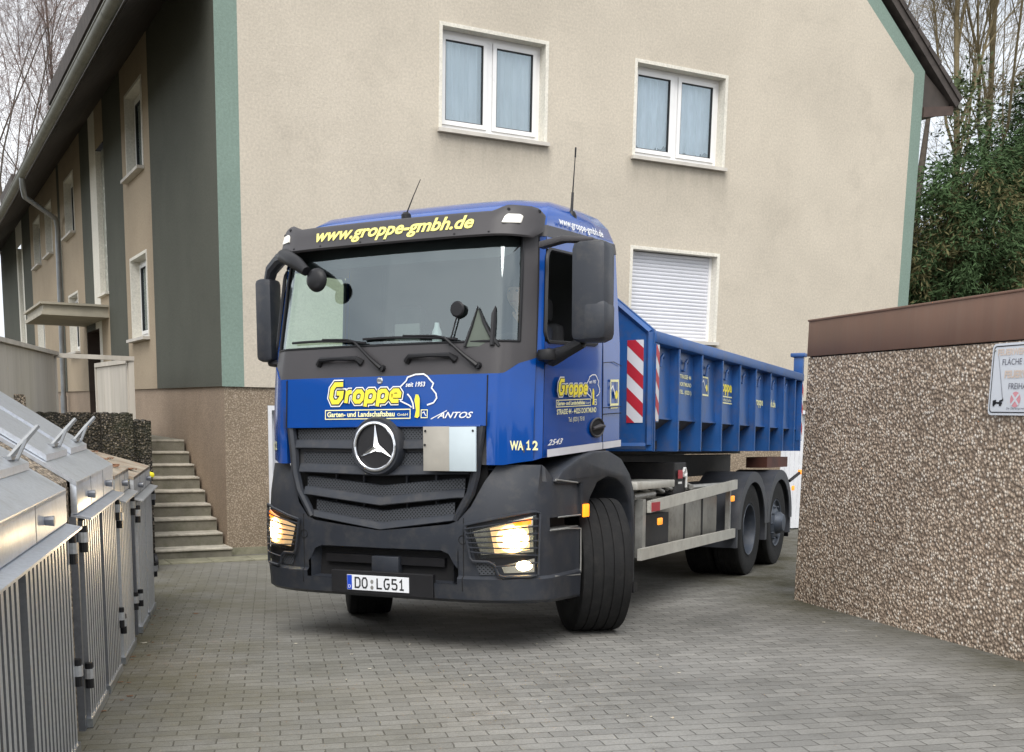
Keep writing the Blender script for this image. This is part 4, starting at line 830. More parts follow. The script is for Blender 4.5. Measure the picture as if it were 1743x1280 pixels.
# company badge drawn in a unit frame: width 1 from the big initial to the tree, heights to match
TREE = [(690, 245), (680, 236), (641, 216), (646, 191), (635, 175), (640, 150), (664, 126), (670, 110), (704, 98), (740, 97), (756, 108), (770, 126), (783, 140), (775, 160), (795, 186), (798, 206), (785, 226), (757, 236)]
def badge(mb, fn3, kx=1.0, kz=1.0, small=False):
    """fn3(l, z, h): l and z in metres from the badge's lower left corner, h height above the panel"""
    f = lambda h, x0, z0: (lambda x, y: fn3((x0 + x) * kx, (z0 + y) * kz, h))
    for sw, h, mi in ((0.07, 0.003, 0), (0.052, 0.0045, 1), (0.033, 0.006, 2)):
        strokes(mb, 'G', 0.045, 0.128, 0.088, 0.125, 0, sw, lambda x, z, e, h=h: fn3(x * kx, z * kz, h + e), mi, 0.16)
        strokes(mb, 'roppe', 0.172, 0.128, 0.066, 0.072, 0.036, sw * 0.88, lambda x, z, e, h=h: fn3(x * kx, z * kz, h + e + 0.0004), mi, 0.16)
    b = 0.0035
    ribbon(mb, [(0.0, 0.005), (0.715, 0.005), (0.715, 0.068), (0.0, 0.068)], 0.007, f(0.003, 0, 0), 3, True)
    put(mb, fit('Garten- und Landschaftsbau', 0.05, 0.575, off=0.0016), f(0.004, 0.016, 0.021), 3); put(mb, fit('GmbH', 0.026, 0.085), f(0.004, 0.612, 0.023), 3)
    tr = [(0.635 + (x - 640) / 2.612 / 212, 0.31 - (y - 97) / 2.612 / 247.6) for x, y in TREE]
    ribbon(mb, tr, 0.010, f(0.003, 0, 0), 0); ribbon(mb, [(0.69, 0.175), (0.715, 0.15), (0.735, 0.11), (0.742, 0.07)], 0.011, f(0.0032, 0, 0), 0)
    mb.add([f(0.005, 0, 0)(*p) for p in ((0.757, 0.17), (0.778, 0.168), (0.79, 0.14), (0.79, 0.02), (0.775, 0.006), (0.752, 0.012), (0.762, 0.06), (0.748, 0.13))], [tuple(range(8))], 2)
    put(mb, fit('seit 1953', 0.045, 0.155, shear=0.2, off=0.001), f(0.004, 0.675, 0.225), 0)
    ribbon(mb, [(0.802, 0.008), (0.85, 0.008), (0.85, 0.062), (0.802, 0.062)], 0.006, f(0.003, 0, 0), 3, True); ribbon(mb, [(0.81, 0.04), (0.825, 0.048), (0.832, 0.03), (0.843, 0.02)], 0.006, f(0.0032, 0, 0), 0)
LM = [M['white'], M['navy'], M['yellow'], M['paleyellow']]
dl = MB(); badge(dl, lambda l, z, h: sd_(0.5 + l, 1.70 + z, 0.004 + h), 0.90, 0.74)
put(dl, fit('STRASSE 44 - 44225 DORTMUND', 0.05, 0.75, off=0.001), lambda x, y: sd_(0.51 + x, 1.652 + y, 0.008), 3); put(dl, fit('Tel. (0231) 75 01', 0.045, 0.30), lambda x, y: sd_(0.72 + x, 1.595 + y, 0.008), 3)
put(dl, fit('2543', 0.055, 0.27, shear=0.5, off=0.001), lambda x, y: sd_(0.35 + x, 1.445 + y, 0.008), 0)
dl.build('door_lettering', LM, door, smooth=0)
qs = MB(); ribbon(qs, [(1.565, 1.70), (1.735, 1.70), (1.735, 1.885), (1.565, 1.885)], 0.018, lambda x, y: sd_(x, y, 0.007), 3, True)
ribbon(qs, [(1.57, 1.82), (1.61, 1.845), (1.645, 1.80), (1.675, 1.755)], 0.014, lambda x, y: sd_(x, y, 0.0075), 0); qs.add([sd_(1.69 + 0.03 * math.cos(a), 1.775 + 0.034 * math.sin(a), 0.008) for a in [2 * math.pi * k / 16 for k in range(16)]], [tuple(range(16))], 2)
ribbon(qs, [(1.57, 1.675), (1.73, 1.675)], 0.010, lambda x, y: sd_(x, y, 0.007), 3)
qs.build('company_sticker', LM, cabo, smooth=0); qs = MB()
put(qs, fit('www.groppe-gmbh.de', 0.075, 0.85, shear=0.25, off=0.001), lambda x, y: (lambda p: (p[0] + 0.006, p[1], p[2]))((interp(2.975 + y, WZ), 0.72 + x, 2.975 + y + 0.054 * (0.42 + x))), 0)
qs.build('website_lettering', LM, cabo, smooth=0)

# front flap, corner panels, sun visor
FB = lambda l, z: interp(z, BC) + interp(abs(l), BO)
fl = MB()
for s in (1, -1): patch(fl, 0, 2, 'B', 'C', s, 0.008, sub=6, nz=3)
fl.box(-0.8, 0.8, 0.03, 0.05, 1.575, 1.585); flap = fl.build('front_flap', M['blue'], truck, smooth=40)
lf = MB(); badge(lf, lambda l, z, h: (-0.46 + l, FB(-0.46 + l, 1.63 + z) - 0.0125 - h, 1.63 + z), 1.0, 0.99)
put(lf, fit('ANTOS', 0.058, 0.27, shear=0.45, off=0.0012), lambda x, y: (0.465 + x, FB(0.465 + x, 1.64) - 0.013, 1.634 + y), 0); ribbon(lf, [(0.415, 1.628), (0.54, 1.685)], 0.006, lambda x, y: (x, FB(x, 1.65) - 0.0115, y), 0)
lf.build('company_lettering', LM, flap, smooth=0)
MB().lathe([(0, -0.012), (0.02, -0.011), (0.026, -0.004), (0.026, 0.01)], 'y', (0.0, FB(0, 1.9) - 0.008, 1.9), 16).build('flap_badge', M['chrome'], flap)
for s in (1, -1):
    cp_ = MB(); patch(cp_, 2, 5, 'A', 'B', s, 0.012, nz=2); patch(cp_, 2, 5, 'B', 'C', s, 0.012, nz=2)
    e = [cabpt(2, z, s, 0.012) for z in (1.315, 1.58, 1.93)]; cp_.grid([e, [(p[0], p[1] + 0.08, p[2]) for p in e]])
    e = [cabpt(c / 4, zrow('C', c / 4), s, 0.012) for c in range(8, 21)]; cp_.grid([e, [(p[0] * 0.99, p[1] + 0.03, p[2] + .004) for p in e]])
    e = [cabpt(c / 4, zrow('A', c / 4), s, 0.012) for c in range(8, 21)]; cp_.grid([e, [(p[0] * 0.97, p[1] + 0.06, p[2]) for p in e]])
    pn = cp_.build('corner_panel', M['blue'], truck, smooth=40)
    le = MB(); v, f = fit('WA', 0.085, 0.098, off=0.003); v2, f2 = fit('2', 0.085, 0.042, off=0.003)
    cl = [cabpt(2.6 + 2.4 * k / 40, 1.45, 1, 0.018) for k in range(41)]; al = [0]
    for p, q in zip(cl, cl[1:]): al.append(al[-1] + math.hypot(q[0] - p[0], q[1] - p[1]))
    def wa(x, y, s=s):
        d = (0.075 + x) if s > 0 else (0.28 - x); k = min(39, max(0, sum(1 for a in al if a <= d) - 1)); t = (d - al[k]) / (al[k + 1] - al[k])
        return (s * lerp(cl[k][0], cl[k + 1][0], t), lerp(cl[k][1], cl[k + 1][1], t), 1.418 + y)
    put(le, (v, f), wa); put(le, (v2, f2), lambda x, y: wa(x + 0.165, y)); strokes(le, '1', 0.118, 0.004, 0.034, 0.054, 0, 0.011, lambda x, z, e: wa(x, z), 0); le.build('unit_lettering', M['paleyellow'], pn, smooth=0)
VB = lambda l, z: 0.115 + interp(abs(l), BO) * 1.0 + 0.42 * (z - 2.85)
vis = MB(); Ls = [-1.083 + 2.166 * k / 66 for k in range(67)]
def vtop(l): return interp(abs(l), [(0.8, 3.025), (0.88, 3.065), (1.03, 3.06), (1.065, 3.045), (1.085, 3.01)])
def vbot(l): return interp(abs(l), [(0.9, 2.848), (1.05, 2.843), (1.07, 2.855), (1.085, 2.885)])
rows = []
for l in Ls:
    a, b = vbot(l), vtop(l)
    rows.append([(l, VB(l, a) + interp(abs(l), [(0.9, 0.12), (1.08, 0.05)]), a + 0.02), (l, VB(l, a) + 0.01, a), (l, VB(l, a), a + 0.012)] + [(l, VB(l, lerp(a, b, t)), lerp(a, b, t)) for t in (0.3, 0.6, 0.92)] + [(l, VB(l, b) + 0.012, b), (l, VB(l, b) + interp(abs(l), [(0.8, 0.22), (1.0, 0.1), (1.08, 0.03)]), b - 0.01)])
vis.grid(rows); vis.add(rows[0], [tuple(range(8))]); vis.add(rows[-1], [tuple(range(8))])
for l in (-0.55, 0.0, 0.55, -0.2, 0.8, -0.8):
    vis.lathe([(0, -0.006), (0.008, -0.005), (0.01, 0.004)], 'y', (l, VB(l, 2.87), 2.872), 8, 1)
for l in (0.9, 1.06, -0.9, -1.06): vis.lathe([(0, -0.006), (0.011, -0.005), (0.013, 0.004)], 'y', (l, VB(l, 3.03), 3.03), 8, 1)
viso = vis.build('sun_visor', [M['visor_grey'], M['black']], truck, smooth=40)
wl_ = MB(); put(wl_, fit('www.groppe-gmbh.de', 0.128, 1.29, shear=0.22, off=0.0036), lambda x, y: (-0.61 + x, VB(-0.61 + x, 2.91 + y) - 0.004, 2.912 + y)); wl_.build('website_lettering', M['webyellow'], viso, smooth=0)
for s in (1, -1):
    mk = MB(); mk.ext([(s * 0.875, 2.935), (s * 0.985, 2.935), (s * 0.99, 2.985), (s * 0.975, 2.997), (s * 0.905, 2.997), (s * 0.888, 2.98)], 'y', 0, 0.06, bev=0.006)
    mk.xf(lambda x, y, z: (x, VB(x, z) - 0.016 + y, z)); mk.build('marker_lamp', M['offwhite'], viso)
# antennas, beacons
an = MB().lathe([(0, -0.01), (0.035, -0.01), (0.035, 0.02), (0.02, 0.035), (0, 0.035)], 'z', (0.05, 0.34, 3.06), 12).tube([(0.05, 0.34, 3.08), (0.11, 0.34, 3.2), (0.17, 0.34, 3.31)], [0.006, 0.004, 0.003], 6); an.build('antenna', M['black'], cabo)
an = MB().lathe([(0, -0.05), (0.035, -0.05), (0.04, 0.0), (0.025, 0.03), (0, 0.035)], 'z', (1.0, 1.12, 3.13), 12).tube([(1.0, 1.12, 3.15), (1.0, 1.14, 3.3)], [0.012, 0.01], 8).tube([(1.0, 1.14, 3.3), (1.0, 1.19, 3.62)], [0.006, 0.003], 6).tube([(1.0, 1.183, 3.56), (1.0, 1.19, 3.63)], 0.007, 6); an.build('antenna', M['black'], cabo)
MB().lathe([(0, 0), (0.05, 0), (0.05, 0.05), (0.03, 0.07), (0, 0.075)], 'z', (0.8, 1.55, 3.18), 14).build('beacon', M['amber'], cabo)

# grille
gr = MB(); gr.box(-0.8, 0.8, 0.14, 0.16, 0.84, 1.6); gro = gr.build('grille', M['void'], truck, smooth=0)
def vee(l, lo, zc): return lerp(zc, lo, min(1, abs(l) / 0.62))
def strip(mb, L0, zo0, zo1, zc0, zc1, b0, b1, mi=0, n=24, dz=0.0):
    """bar from -L0 to L0; outer z range zo0..zo1, middle zc0..zc1; front face slopes b0 (bottom) to b1 (top)"""
    r = []
    for k in range(n + 1):
        l = -L0 + 2 * L0 * k / n; a = vee(l, zo0, zc0); c = vee(l, zo1, zc1); o = 0.03 * (l / 0.8) ** 2
        r.append([(l, b0 + 0.08 + o, a), (l, b0 + 0.008 + o, a), (l, b0 + o, a + 0.007), (l, b1 + o, c - 0.007), (l, b1 + o + 0.008, c), (l, b1 + 0.08 + o, c)])
    mb.grid(r, mi)
for L0, zo0, zo1, zc0, zc1 in ((0.74, 1.475, 1.572, 1.47, 1.572), (0.69, 1.305, 1.402, 1.29, 1.40), (0.66, 1.14, 1.225, 1.075, 1.165), (0.58, 0.972, 1.062, 0.893, 0.985)):
    m = MB(); strip(m, L0, zo0, zo1, zc0, zc1, 0.05, 0.055); m.build('grille_mesh', M['mesh'], gro, smooth=40)
for L0, zo0, zo1, zc0, zc1 in ((0.76, 1.425, 1.49, 1.415, 1.482), (0.71, 1.25, 1.318, 1.232, 1.302), (0.67, 1.085, 1.15, 1.02, 1.086), (0.6, 0.93, 0.98, 0.846, 0.902)):
    m = MB(); strip(m, L0, zo0, zo1, zc0, zc1, 0.012, 0.03); m.build('grille_bar', M['anthracite'], gro, smooth=40)
for s in (1, -1):
    fr = MB(); fr.tube([(s * 0.79, 0.07, 1.58), (s * 0.765, 0.06, 1.42), (s * 0.75, 0.055, 1.25), (s * 0.715, 0.05, 1.12), (s * 0.64, 0.045, 1.0), (s * 0.6, 0.04, 0.93)], [0.035, 0.035, 0.035, 0.032, 0.03, 0.025], 8)
    for l in (0.18, 0.42): MB().box(s * l - 0.006, s * l + 0.006, 0.09, 0.12, 0.9, 1.25).build('grille_stay', M['anthracite'], gro, smooth=0)
    fr.build('grille_frame', M['anthracite'], gro)
em = MB(); c0 = (-0.008, 0.0, 1.44)
em.lathe([(0.0, -0.012), (0.165, -0.012), (0.17, 0.0), (0.17, 0.06)], 'y', c0, 40, 1)
em.lathe([(0.17, -0.018), (0.195, -0.022), (0.208, 0.0), (0.208, 0.08)], 'y', c0, 40, 2)
em.lathe([(0.165 + 0.013 * math.cos(a), -0.026 + 0.013 * math.sin(a)) for a in [2 * math.pi * k / 10 for k in range(11)]], 'y', c0, 48, 0)
for k in range(3):
    a = R(90 + 120 * k); d = Vector((math.cos(a), 0, math.sin(a))); n_ = Vector((-d.z, 0, d.x)); cc = Vector(c0) + Vector((0, -0.02, 0))
    v = [cc + d * 0.157, cc + n_ * 0.026 + d * 0.015, cc - n_ * 0.026 + d * 0.015, cc + Vector((0, -0.024, 0)), cc + d * 0.157 + Vector((0, -0.004, 0))]
    em.add(v, [(0, 1, 3, 4), (0, 4, 3, 2)], 0)
em.build('star_emblem', [M['chrome'], M['ink'], M['anthracite']], truck, smooth=35)
bb = MB().box(0.39, 0.595, -0.035, -0.022, 1.272, 1.575, bev=0.003).box(0.5955, 0.80, -0.038, -0.022, 1.272, 1.572, bev=0.003, mi=1).box(0.43, 0.76, -0.022, 0.06, 1.3, 1.54, mi=2)
for p in ((0.41, 1.545), (0.78, 1.545), (0.405, 1.45)): bb.lathe([(0, -0.006), (0.008, -0.005), (0.008, 0)], 'y', (p[0], -0.037, p[1]), 8, 2)
bb.build('warning_board', [M['board_grey'], M['board_white'], M['black']], truck)

# bumper
PBUMP = [(0, 0), (0.3, 0.003), (0.56, 0.008), (0.63, 0.012), (0.72, 0.02), (0.8, 0.037), (0.87, 0.06), (0.97, 0.1), (1.06, 0.152), (1.13, 0.215), (1.165, 0.265), (1.19, 0.34), (1.2, 0.45), (1.2, 0.6), (1.2, 0.86)]
def bz(z): return interp(z, [(0.36, 0.045), (0.385, 0.0), (0.53, -0.012), (0.55, 0.012), (0.9, 0.008), (1.1, 0.03), (1.2, 0.055), (1.315, 0.085)])
ztp = lambda l, b: interp(l, [(0, 0.845), (0.3, 0.875), (0.56, 0.905), (0.63, 0.93), (0.72, 1.03), (0.8, 1.2), (0.87, 1.315)]) if b < 0.3 else interp(b, [(0.34, 1.3), (0.45, 1.21), (0.86, 1.18)])
ZB = [0.36, 0.385, 0.47, 0.49, 0.53, 0.55, 0.72, 0.74, 0.8, 0.86, 0.95, 1.0, 1.1, 1.2, 1.315]
bp = MB()
for s in (1, -1):
    g_ = []
    for l, b in PBUMP:
        zt = ztp(l, b); k = 0.14 * 0
        g_.append([(s * (l - (bz(min(z, zt)) if b >= 0.26 else 0.0) * 0.6), b + (bz(min(z, zt)) if b < 0.3 else 0), min(z, zt) - (0.04 * (b - 0.2) if b > 0.3 and z < 0.5 else 0)) for z in ZB])
    for i in range(len(g_) - 1):
        for j in range(len(ZB) - 1):
            cz = (ZB[j] + ZB[j + 1]) / 2; cl = (PBUMP[i][0] + PBUMP[i + 1][0]) / 2; cb = (PBUMP[i][1] + PBUMP[i + 1][1]) / 2
            if cl < 0.62 and 0.49 < cz < 0.72: continue
            if cb > 0.34 and 0.86 < cz < 0.95: continue
            q = [g_[i][j], g_[i + 1][j], g_[i + 1][j + 1], g_[i][j + 1]]
            if abs(q[0][2] - q[3][2]) < 1e-6 and abs(q[1][2] - q[2][2]) < 1e-6: continue
            bp.add(q, [(0, 1, 2, 3)])
    # return faces: ends of the side pieces and ledges of the step
    for z0, z1 in ((0.34, 0.86), (0.95, 1.18)): bp.add([(s * 1.2, 0.86, z0), (s * 1.0, 0.88, z0), (s * 1.0, 0.88, z1), (s * 1.2, 0.86, z1)], [(0, 1, 2, 3)])
    for z in (0.86, 0.95): bp.add([(s * 1.19, 0.37, z), (s * 1.2, 0.86, z), (s * 0.9, 0.86, z), (s * 0.9, 0.37, z)], [(0, 1, 2, 3)])
    bp.add([(s * 1.2, 0.45, 1.21), (s * 1.2, 0.86, 1.18), (s * 0.9, 0.86, 1.22), (s * 0.9, 0.4, 1.25)], [(0, 1, 2, 3)])
bump = bp.build('bumper', M['anthracite'], truck, smooth=35)
ik = MB().box(-0.62, 0.62, 0.1, 0.12, 0.47, 0.74)
ik.add([(-0.6, 0.01, 0.722), (0.6, 0.01, 0.722), (0.56, 0.1, 0.7), (-0.56, 0.1, 0.7)], [(0, 1, 2, 3)], 1).add([(-0.6, 0.012, 0.49), (0.6, 0.012, 0.49), (0.6, 0.1, 0.5), (-0.6, 0.1, 0.5)], [(0, 1, 2, 3)], 1)
for s in (1, -1): ik.add([(s * 0.6, 0.01, 0.49), (s * 0.6, 0.01, 0.722), (s * 0.56, 0.1, 0.7), (s * 0.58, 0.1, 0.5)], [(0, 1, 2, 3)], 1).add([(s * .63, .013, .74), (s * .5, .006, .74), (s * .5, .006, .722), (s * .56, .009, .7), (s * .6, .013, .63), (s * .63, .013, .6)], [(0, 1, 2, 3, 4, 5)], 1)
ik.box(-0.09, 0.14, 0.03, 0.1, 0.5, 0.66, bev=0.012, mi=1).box(-0.5, -0.095, 0.06, 0.1, 0.60, 0.66, mi=2).box(0.145, 0.5, 0.06, 0.1, 0.60, 0.66, mi=2)
ik.build('air_intake', [M['void'], M['anthracite'], M['black']], bump)
for q in ([(1.205, 0.30, 0.865), (1.207, 0.6, 0.86), (1.203, 0.86, 0.845), (1.203, 0.865, 0.6), (1.203, 0.86, 0.52)], [(1.2, 0.4, 0.535), (1.205, 0.85, 0.505)], [(1.2, 0.45, 0.948), (1.205, 0.85, 0.945)], [(1.2, 0.4, 1.212), (1.2, 0.8, 1.182)]):
    MB().tube(q, 0.0055, 5).build('worn_edge', M['steel'], bump)
for s in (1, -1):
    st_ = MB(); st_.box(s * 1.0, s * 1.08, 0.36, 0.84, 0.861, 0.949); st_.box(s * 1.0, s * 1.19, 0.4, 0.84, 0.862, 0.867, mi=1); st_.build('step', [M['void'], M['steel']], bump, smooth=0)
pl = MB().box(-0.4, 0.45, -0.022, 0.02, 0.385, 0.55, bev=0.004, mi=2).box(-0.26, 0.26, -0.029, -0.0235, 0.411, 0.521, bev=0.002)
plo = pl.build('licence_plate', [M['plate'], M['eu_blue'], M['ink']], bump, smooth=0)
pt = MB(); pt.add([(-0.257, -0.0302, 0.414), (-0.217, -0.0302, 0.414), (-0.217, -0.0302, 0.518), (-0.257, -0.0302, 0.518)], [(0, 1, 2, 3)], 1)
for wd, x0 in (('DO', -0.188), ('LG', -0.002), ('51', 0.122)): strokes(pt, wd, x0, 0.431, 0.04, 0.07, 0.02, 0.0115, lambda x, z, e: (x, -0.0306 - e, z), 0)
for z in (0.445, 0.487): pt.add([(-0.046 + 0.013 * math.cos(a), -0.0305, z - 0.01 + 0.015 * math.sin(a)) for a in [2 * math.pi * k / 14 for k in range(14)]], [tuple(range(14))], 2)
put(pt, fit('D', 0.035, 0.02), lambda x, y: (-0.247 + x, -0.0308, 0.425 + y), 3)
pt.build('plate_lettering', [M['ink'], M['eu_blue'], M['steel'], M['white']], plo, smooth=0)

sm_ = None
for s in (1, -1):
    MB().tube([(s * 0.67, interp(0.67, PBUMP) + bz(z) - 0.0005, z) for z in (0.37, 0.45, 0.53, 0.551, 0.7, 0.85, 0.95)], 0.0035, 5).build('seam', M['void'], bump)
    MB().tube([(s * 0.665 + 0.03 * math.cos(a), 0.012 + bz(0.8) - 0.001, 0.8 + 0.03 * math.sin(a)) for a in [2 * math.pi * k / 20 for k in range(21)]], 0.0025, 5).build('tow_cover', M['void'], bump)
# headlights
def bsurf(l): return interp(l, PBUMP)
def hpt(l, z, o): return (l, bsurf(l) + bz(z) - o, z)
for s in (1, -1):
    S = lambda p: (s * p[0], p[1], p[2])
    hb = MB()
    def poly(mb, pts, o, mi, n=10):
        # horizontal strips between the left and right outline so the piece follows the bumper's curve
        (a, b, c, d) = pts; rows = []
        for j in range(5):
            t = j / 4; p, q = Vector(a).lerp(Vector(d), t), Vector(b).lerp(Vector(c), t)
            rows.append([S(hpt(*(p.lerp(q, k / n)), o)) for k in range(n + 1)])
        mb.grid(rows, mi)
    poly(hb, ((0.7, 0.9), (1.145, 0.99), (1.145, 0.58), (0.76, 0.66)), 0.004, 0)
    head = hb.build('headlight', [M['black']], truck, smooth=60)
    r = MB(); poly(r, ((0.745, 0.86), (1.115, 0.965), (1.12, 0.72), (0.8, 0.70)), 0.009, 0); r.build('reflector', M['lamp_warm'] if s < 0 else M['reflector'], head, smooth=60)
    r = MB(); ce = (1.0, 0.79)
    pts = [(0.86, 0.885), (1.09, 0.94), (1.10, 0.735), (0.89, 0.71)]; poly(r, pts, 0.011, 0); r.build('lit_reflector', M['lamp_warm'], head, smooth=60)
    r = MB(); r.add([S(hpt(1.0 + 0.098 * math.cos(a), 0.812 + 0.098 * math.sin(a), 0.0145)) for a in [2 * math.pi * k / 24 for k in range(24)]], [tuple(range(24))], 1)
    r.add([S(hpt(1.02 + 0.075 * math.cos(a), 0.808 + 0.075 * math.sin(a), 0.017)) for a in [2 * math.pi * k / 24 for k in range(24)]], [tuple(range(24))])
    r.build('bulb', [M['lamp_hot'], M['lamp_halo']], head, smooth=0)
    r = MB(); poly(r, ((1.0, 0.925), (1.11, 0.955), (1.11, 0.912), (1.02, 0.9)), 0.018, 0); r.build('indicator', M['amber_lit'], head, smooth=60)
    r = MB(); poly(r, ((0.72, 0.87), (1.135, 0.975), (1.135, 0.70), (0.79, 0.675)), 0.024, 0); r.build('lens', M['lens'], head, smooth=60)
    r = MB(); poly(r, ((0.93, 0.625), (1.125, 0.675), (1.125, 0.58), (0.95, 0.575)), 0.010, 0); r.add([S(hpt(1.07 + 0.045 * math.cos(a), 0.625 + 0.034 * math.sin(a), 0.016)) for a in [2 * math.pi * k / 20 for k in range(20)]], [tuple(range(20))], 1)
    r.build('fog_lamp', [M['reflector'], M['lamp_hot']] if s > 0 else [M['black'], M['black']], head, smooth=0)
    r = MB(); poly(r, ((0.755, 0.64), (0.89, 0.65), (0.9, 0.565), (0.79, 0.56)), 0.008, 0); r.build('vent_mesh', M['mesh'], head, smooth=0)
    gd = MB(); o = 0.05
    frame = [(0.69, 0.905), (0.8, 0.93), (1.0, 0.975), (1.13, 1.0), (1.155, 0.985), (1.155, 0.8), (1.15, 0.56), (1.1, 0.553), (0.95, 0.55), (0.92, 0.565), (0.895, 0.63), (0.86, 0.652), (0.75, 0.655), (0.73, 0.68), (0.69, 0.905)]
    gd.tube([S(hpt(a, z, o * 0.6)) for a, z in frame], 0.011, 6)
    for k in range(7):
        t = (k + 0.7) / 7.6; a = Vector((0.695, 0.9)).lerp(Vector((0.755, 0.66)), t); b = Vector((1.15, 0.985)).lerp(Vector((1.15, 0.6)), t)
        if k == 6: a = Vector((0.9, 0.62))
        gd.tube([S(hpt(*(a.lerp(b, j / 8)), o * 0.8)) for j in range(9)], 0.0055, 5)
    gd.build('stone_guard', M['anthracite'], head)
    la = bpy.data.lights.new('headlight_beam', 'SPOT'); la.energy = 14; la.color = (1, 0.76, 0.45); la.spot_size = R(95); la.spot_blend = 0.9; la.shadow_soft_size = 0.08
    lo = bpy.data.objects.new('headlight_beam', la); col.objects.link(lo); lo.parent = head; lo.location = S((0.98, 0.02, 0.8))
    lo.rotation_euler = Vector((0, 1, 0.06)).to_track_quat('Z', 'Y').to_euler()
    sm = MB().box(s * 1.195, s * 1.215, 0.90, 1.0, 0.925, 1.02, bev=0.006); sm.build('side_indicator', M['amber_lit'], bump)

# mirrors, wipers, grips
mi_ = MB().box(1.385, 1.64, 0.17, 0.38, 2.125, 2.775, bev=0.055); mo = mi_.build('side_mirror', M['anthracite'], truck)
MB().box(1.46, 1.645, 0.165, 0.375, 2.13, 2.40, bev=0.05).build('lower_mirror', M['anthracite'], mo)
MB().ext([(1.13, 2.80), (1.3, 2.825), (1.52, 2.80), (1.52, 2.77), (1.3, 2.785), (1.13, 2.755)], 'y', 0.24, 0.32, bev=0.01).build('mirror_arm', M['visor_grey'], mo)
la_ = MB().tube([(1.14, 0.4, 2.06), (1.2, 0.33, 2.04), (1.3, 0.3, 2.07), (1.44, 0.28, 2.13)], [0.055, 0.06, 0.045, 0.04], 10); la_.lathe([(0, -0.045), (0.07, -0.03), (0.08, 0), (0.07, 0.04), (0, 0.05)], 'z', (1.18, 0.3, 2.05), 16); la_.build('mirror_arm', M['black'], mo)
m2 = MB().box(-1.385, -1.225, 0.42, 0.58, 2.1, 2.735, bev=0.04); mo2 = m2.build('side_mirror', M['anthracite'], truck)
MB().tube([(-1.0, 0.34, 2.86), (-1.12, 0.42, 2.86), (-1.24, 0.47, 2.8), (-1.3, 0.5, 2.7)], [0.04, 0.052, 0.05, 0.04], 10).build('mirror_arm', M['anthracite'], mo2)
MB().tube([(-1.06, 0.4, 2.06), (-1.3, 0.5, 2.09)], 0.025, 8).build('mirror_arm', M['black'], mo2)
rm = MB().tube([(-0.98, 0.26, 2.85), (-0.84, 0.11, 2.82), (-0.68, 0.03, 2.745), (-0.58, 0.0, 2.68)], [0.045, 0.055, 0.05, 0.035], 10)
rm.lathe([(0, -0.03), (0.05, -0.026), (0.078, -0.01), (0.085, 0.01), (0.07, 0.02), (0, 0.02)], 'y', (-0.51, 0.02, 2.62), 24); rm.build('ramp_mirror', M['black'], truck, smooth=50)
def wsf(l, z, o): return (l, FB(l, z) - o, z)
for (bl, bz_), (el, ez), (tl, tz), r0 in (((0.015, 1.985), (-0.225, 2.178), (-0.80, 2.195), 0.24), ((0.757, 1.985), (0.505, 2.178), (-0.16, 2.195), 0.24)):
    w = MB(); w.tube([wsf(bl, bz_, 0.03), wsf(lerp(bl, el, 0.35), lerp(bz_, ez, 0.35), 0.045), wsf(el, ez, 0.035)], [0.02, 0.014, 0.009], 8)
    w.tube([wsf(el, ez, 0.035), wsf(lerp(el, tl, 0.12), ez + 0.018, 0.03), wsf(lerp(el, tl, 0.5), ez + 0.028, 0.028)], [0.009, 0.007, 0.006], 6)
    w.tube([wsf(lerp(el + 0.09, tl, k / 10), lerp(ez - 0.01, tz, k / 10) + 0.012 * math.sin(math.pi * k / 10), 0.02) for k in range(11)], 0.009, 6)
    w.lathe([(0, -0.02), (0.022, -0.015), (0.026, 0.02)], 'y', wsf(bl, bz_, 0.02), 10); w.build('wiper', M['black'], truck)
for a, b in ((-0.54, -0.17), (0.21, 0.58)):
    h = MB().tube([wsf(a, 2.03, 0.0), wsf(a + 0.03, 2.06, 0.03), wsf((a + b) / 2, 2.062, 0.045), wsf(b - 0.03, 2.06, 0.03), wsf(b, 2.03, 0.0)], [0.03, 0.02, 0.014, 0.02, 0.03], 8); h.build('grab_handle', M['black'], truck)
km = MB().lathe([(0, -0.012), (0.045, -0.01), (0.055, 0.0), (0.045, 0.012), (0, 0.014)], 'y', (0.578, 0.122, 2.372), 20).tube([(0.573, 0.122, 2.32), (0.548, 0.1, 2.2), (0.53, 0.09, 2.13)], 0.006, 6); km.build('kerb_mirror', M['black'], truck)  # dark disc on a thin stem close to the glass

# fenders and wheels
ff = [(0.42, 1.2), (0.55, 1.285), (0.85, 1.365), (1.15, 1.408), (1.45, 1.412), (1.72, 1.352), (1.93, 1.225), (2.04, 1.075), (2.07, 0.85), (2.07, 0.3), (1.99, 0.3), (1.985, 0.82), (1.93, 0.99), (1.8, 1.12), (1.62, 1.19), (1.42, 1.21), (1.2, 1.17), (1.06, 1.06), (0.96, 0.92), (0.885, 0.95), (0.885, 1.17), (0.45, 1.18)]
for s in (1, -1):
    f = MB(); f.ext(ff, 'x', min(s * 0.80, s * 1.2), max(s * 0.80, s * 1.2), bev=0.022); f.build('front_fender', M['anthracite'], truck, smooth=40)
    MB().box(min(s * 0.62, s * 0.79), max(s * 0.62, s * 0.79), 0.6, 2.05, 1.15, 1.33).build('wheel_housing', M['void'], truck, smooth=0)
MB().box(1.02, 1.22, 1.985, 2.06, 0.24, 0.33).build('mud_flap', M['black'], truck, smooth=0)
